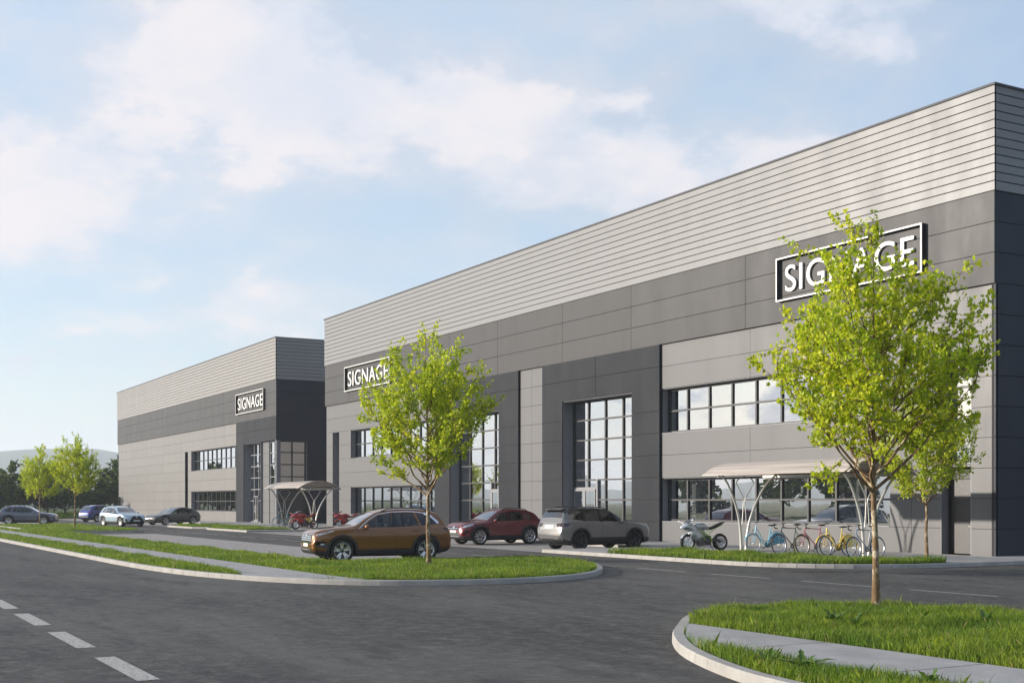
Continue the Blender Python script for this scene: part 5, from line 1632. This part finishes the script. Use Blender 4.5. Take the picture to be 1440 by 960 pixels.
grass('grass', ins(isl_L), .105, [pathL], 3400, 1, (.05, .125), 2)
grass('grass', ins(isl_F), .105, [], 3400, 1, (.06, .15), 3)
for i, s_ in enumerate((strip_R, strip_L, strip_B)): grass('grass', s_, .122, [], 3800, 1, (.07, .17), 5+i)
bank = [(-122, -60), (-122, -10), (-131, -3), (-131, 20), (-165, 30), (-165, -60)]
grass('grass', bank, -.03, [], 2600, .5, (.2, .55), 11)

# broadleaved weeds in the grass
def make_weed(seed, label):
    rnd = random.Random(seed); root = MB(); n = rnd.randint(7, 11)
    for k in range(n):
        a = 6.28*k/n+rnd.uniform(-.3, .3); L = rnd.uniform(.14, .26); el = rnd.uniform(.5, 1.25); w = rnd.uniform(.022, .038)
        d = Vector((math.cos(a)*math.cos(el), math.sin(a)*math.cos(el), math.sin(el))); s = Vector((-math.sin(a), math.cos(a), 0))
        V = []; N = 7
        for i in range(N+1):
            t = i/N; c = d*L*t+Vector((0, 0, -.30*L*t*t)); ww = w*math.sin(math.pi*(.12+.85*t))*(1 if i % 2 else .55)
            V += [c-s*ww+Vector((0, 0, ww*.4)), c, c+s*ww+Vector((0, 0, ww*.4))]
        F = []
        for i in range(N): F += [(i*3, i*3+1, i*3+4, i*3+3), (i*3+1, i*3+2, i*3+5, i*3+4)]
        root.add(V, F)
    o = root.build('weed', M['weed'], None, True, 60)
    return tag(o, label, 'weed', 'broadleaved weeds in the right island')
for k, (x, y, lb) in enumerate([
        (13.95, -20.4, 'large dandelion rosette in the middle of the right island grass'),
        (14.45, -20.45, 'smaller dandelion just right of the large rosette in the right island'),
        (17.3, -24.05, 'upright dandelion on the near edge of the footpath, right island'),
        (16.85, -24.15, 'low dandelion just left of the upright one by the footpath'),
        (12.4, -19.3, 'pale weed tuft near the far rim of the right island'),
        (18.9, -23.95, 'dark leafy weed at the bottom edge of the picture'),
        (15.1, -18.6, 'tall weed right of the nearest maple trunk')]):
    o = make_weed(40+k, lb); o.location = (x, y, .11); o.scale = (1.7,)*3 if k in (0, 2, 6) else (1.35,)*3

# ------------------------------------------------------------------ hills on the horizon
def hills():
    rng = np.random.default_rng(4); N = 260; V = []; F = []
    az = np.linspace(0, 2*np.pi, N, endpoint=False)
    hh = np.zeros(N)
    for k in range(2, 16): hh += np.sin(az*k+rng.uniform(0, 6.28))*rng.uniform(.4, 1)/k**.75
    hh = (hh-hh.min())/(hh.max()-hh.min())
    # a broad ridge beyond the car park
    rid = np.exp(-((np.angle(np.exp(1j*(az-R(171)))))/R(9))**2)
    for j, (r, s) in enumerate(((2300, 0), (2550, .45), (2800, .85), (3000, 1.0), (3300, .6), (3700, 0))):
        for i in range(N):
            h = s*(30+45*hh[i]+72*rid[i])+(s > 0)*3.6*math.sin(i*1.7+j*2.1)+(s > 0)*3.1*math.sin(i*3.9+j)
            V.append((27+r*math.cos(az[i]), -33+r*math.sin(az[i]), h-.6))
    for j in range(5):
        for i in range(N): F.append((j*N+i, j*N+(i+1) % N, (j+1)*N+(i+1) % N, (j+1)*N+i))
    m = MB(); m.add(V, F); return m.build('hills', M['hill'], None, True, 80)
structure(hills())

# ------------------------------------------------------------------ haze
def haze():
    m = MB(); m.box(-4000, 4000, -4000, 4000, -2.0, 165)
    t = NT('haze'); t.n.remove(t.p)
    v = t.new("VolumePrincipled"); v.inputs["Color"].default_value = (.86, .92, 1, 1); v.inputs["Density"].default_value = .00028; v.inputs["Anisotropy"].default_value = .2
    t.l.new(v.outputs[0], t.out.inputs["Volume"])
    return tag(m.build('haze', t.mat), kind='stuff')
if HAZE: haze()
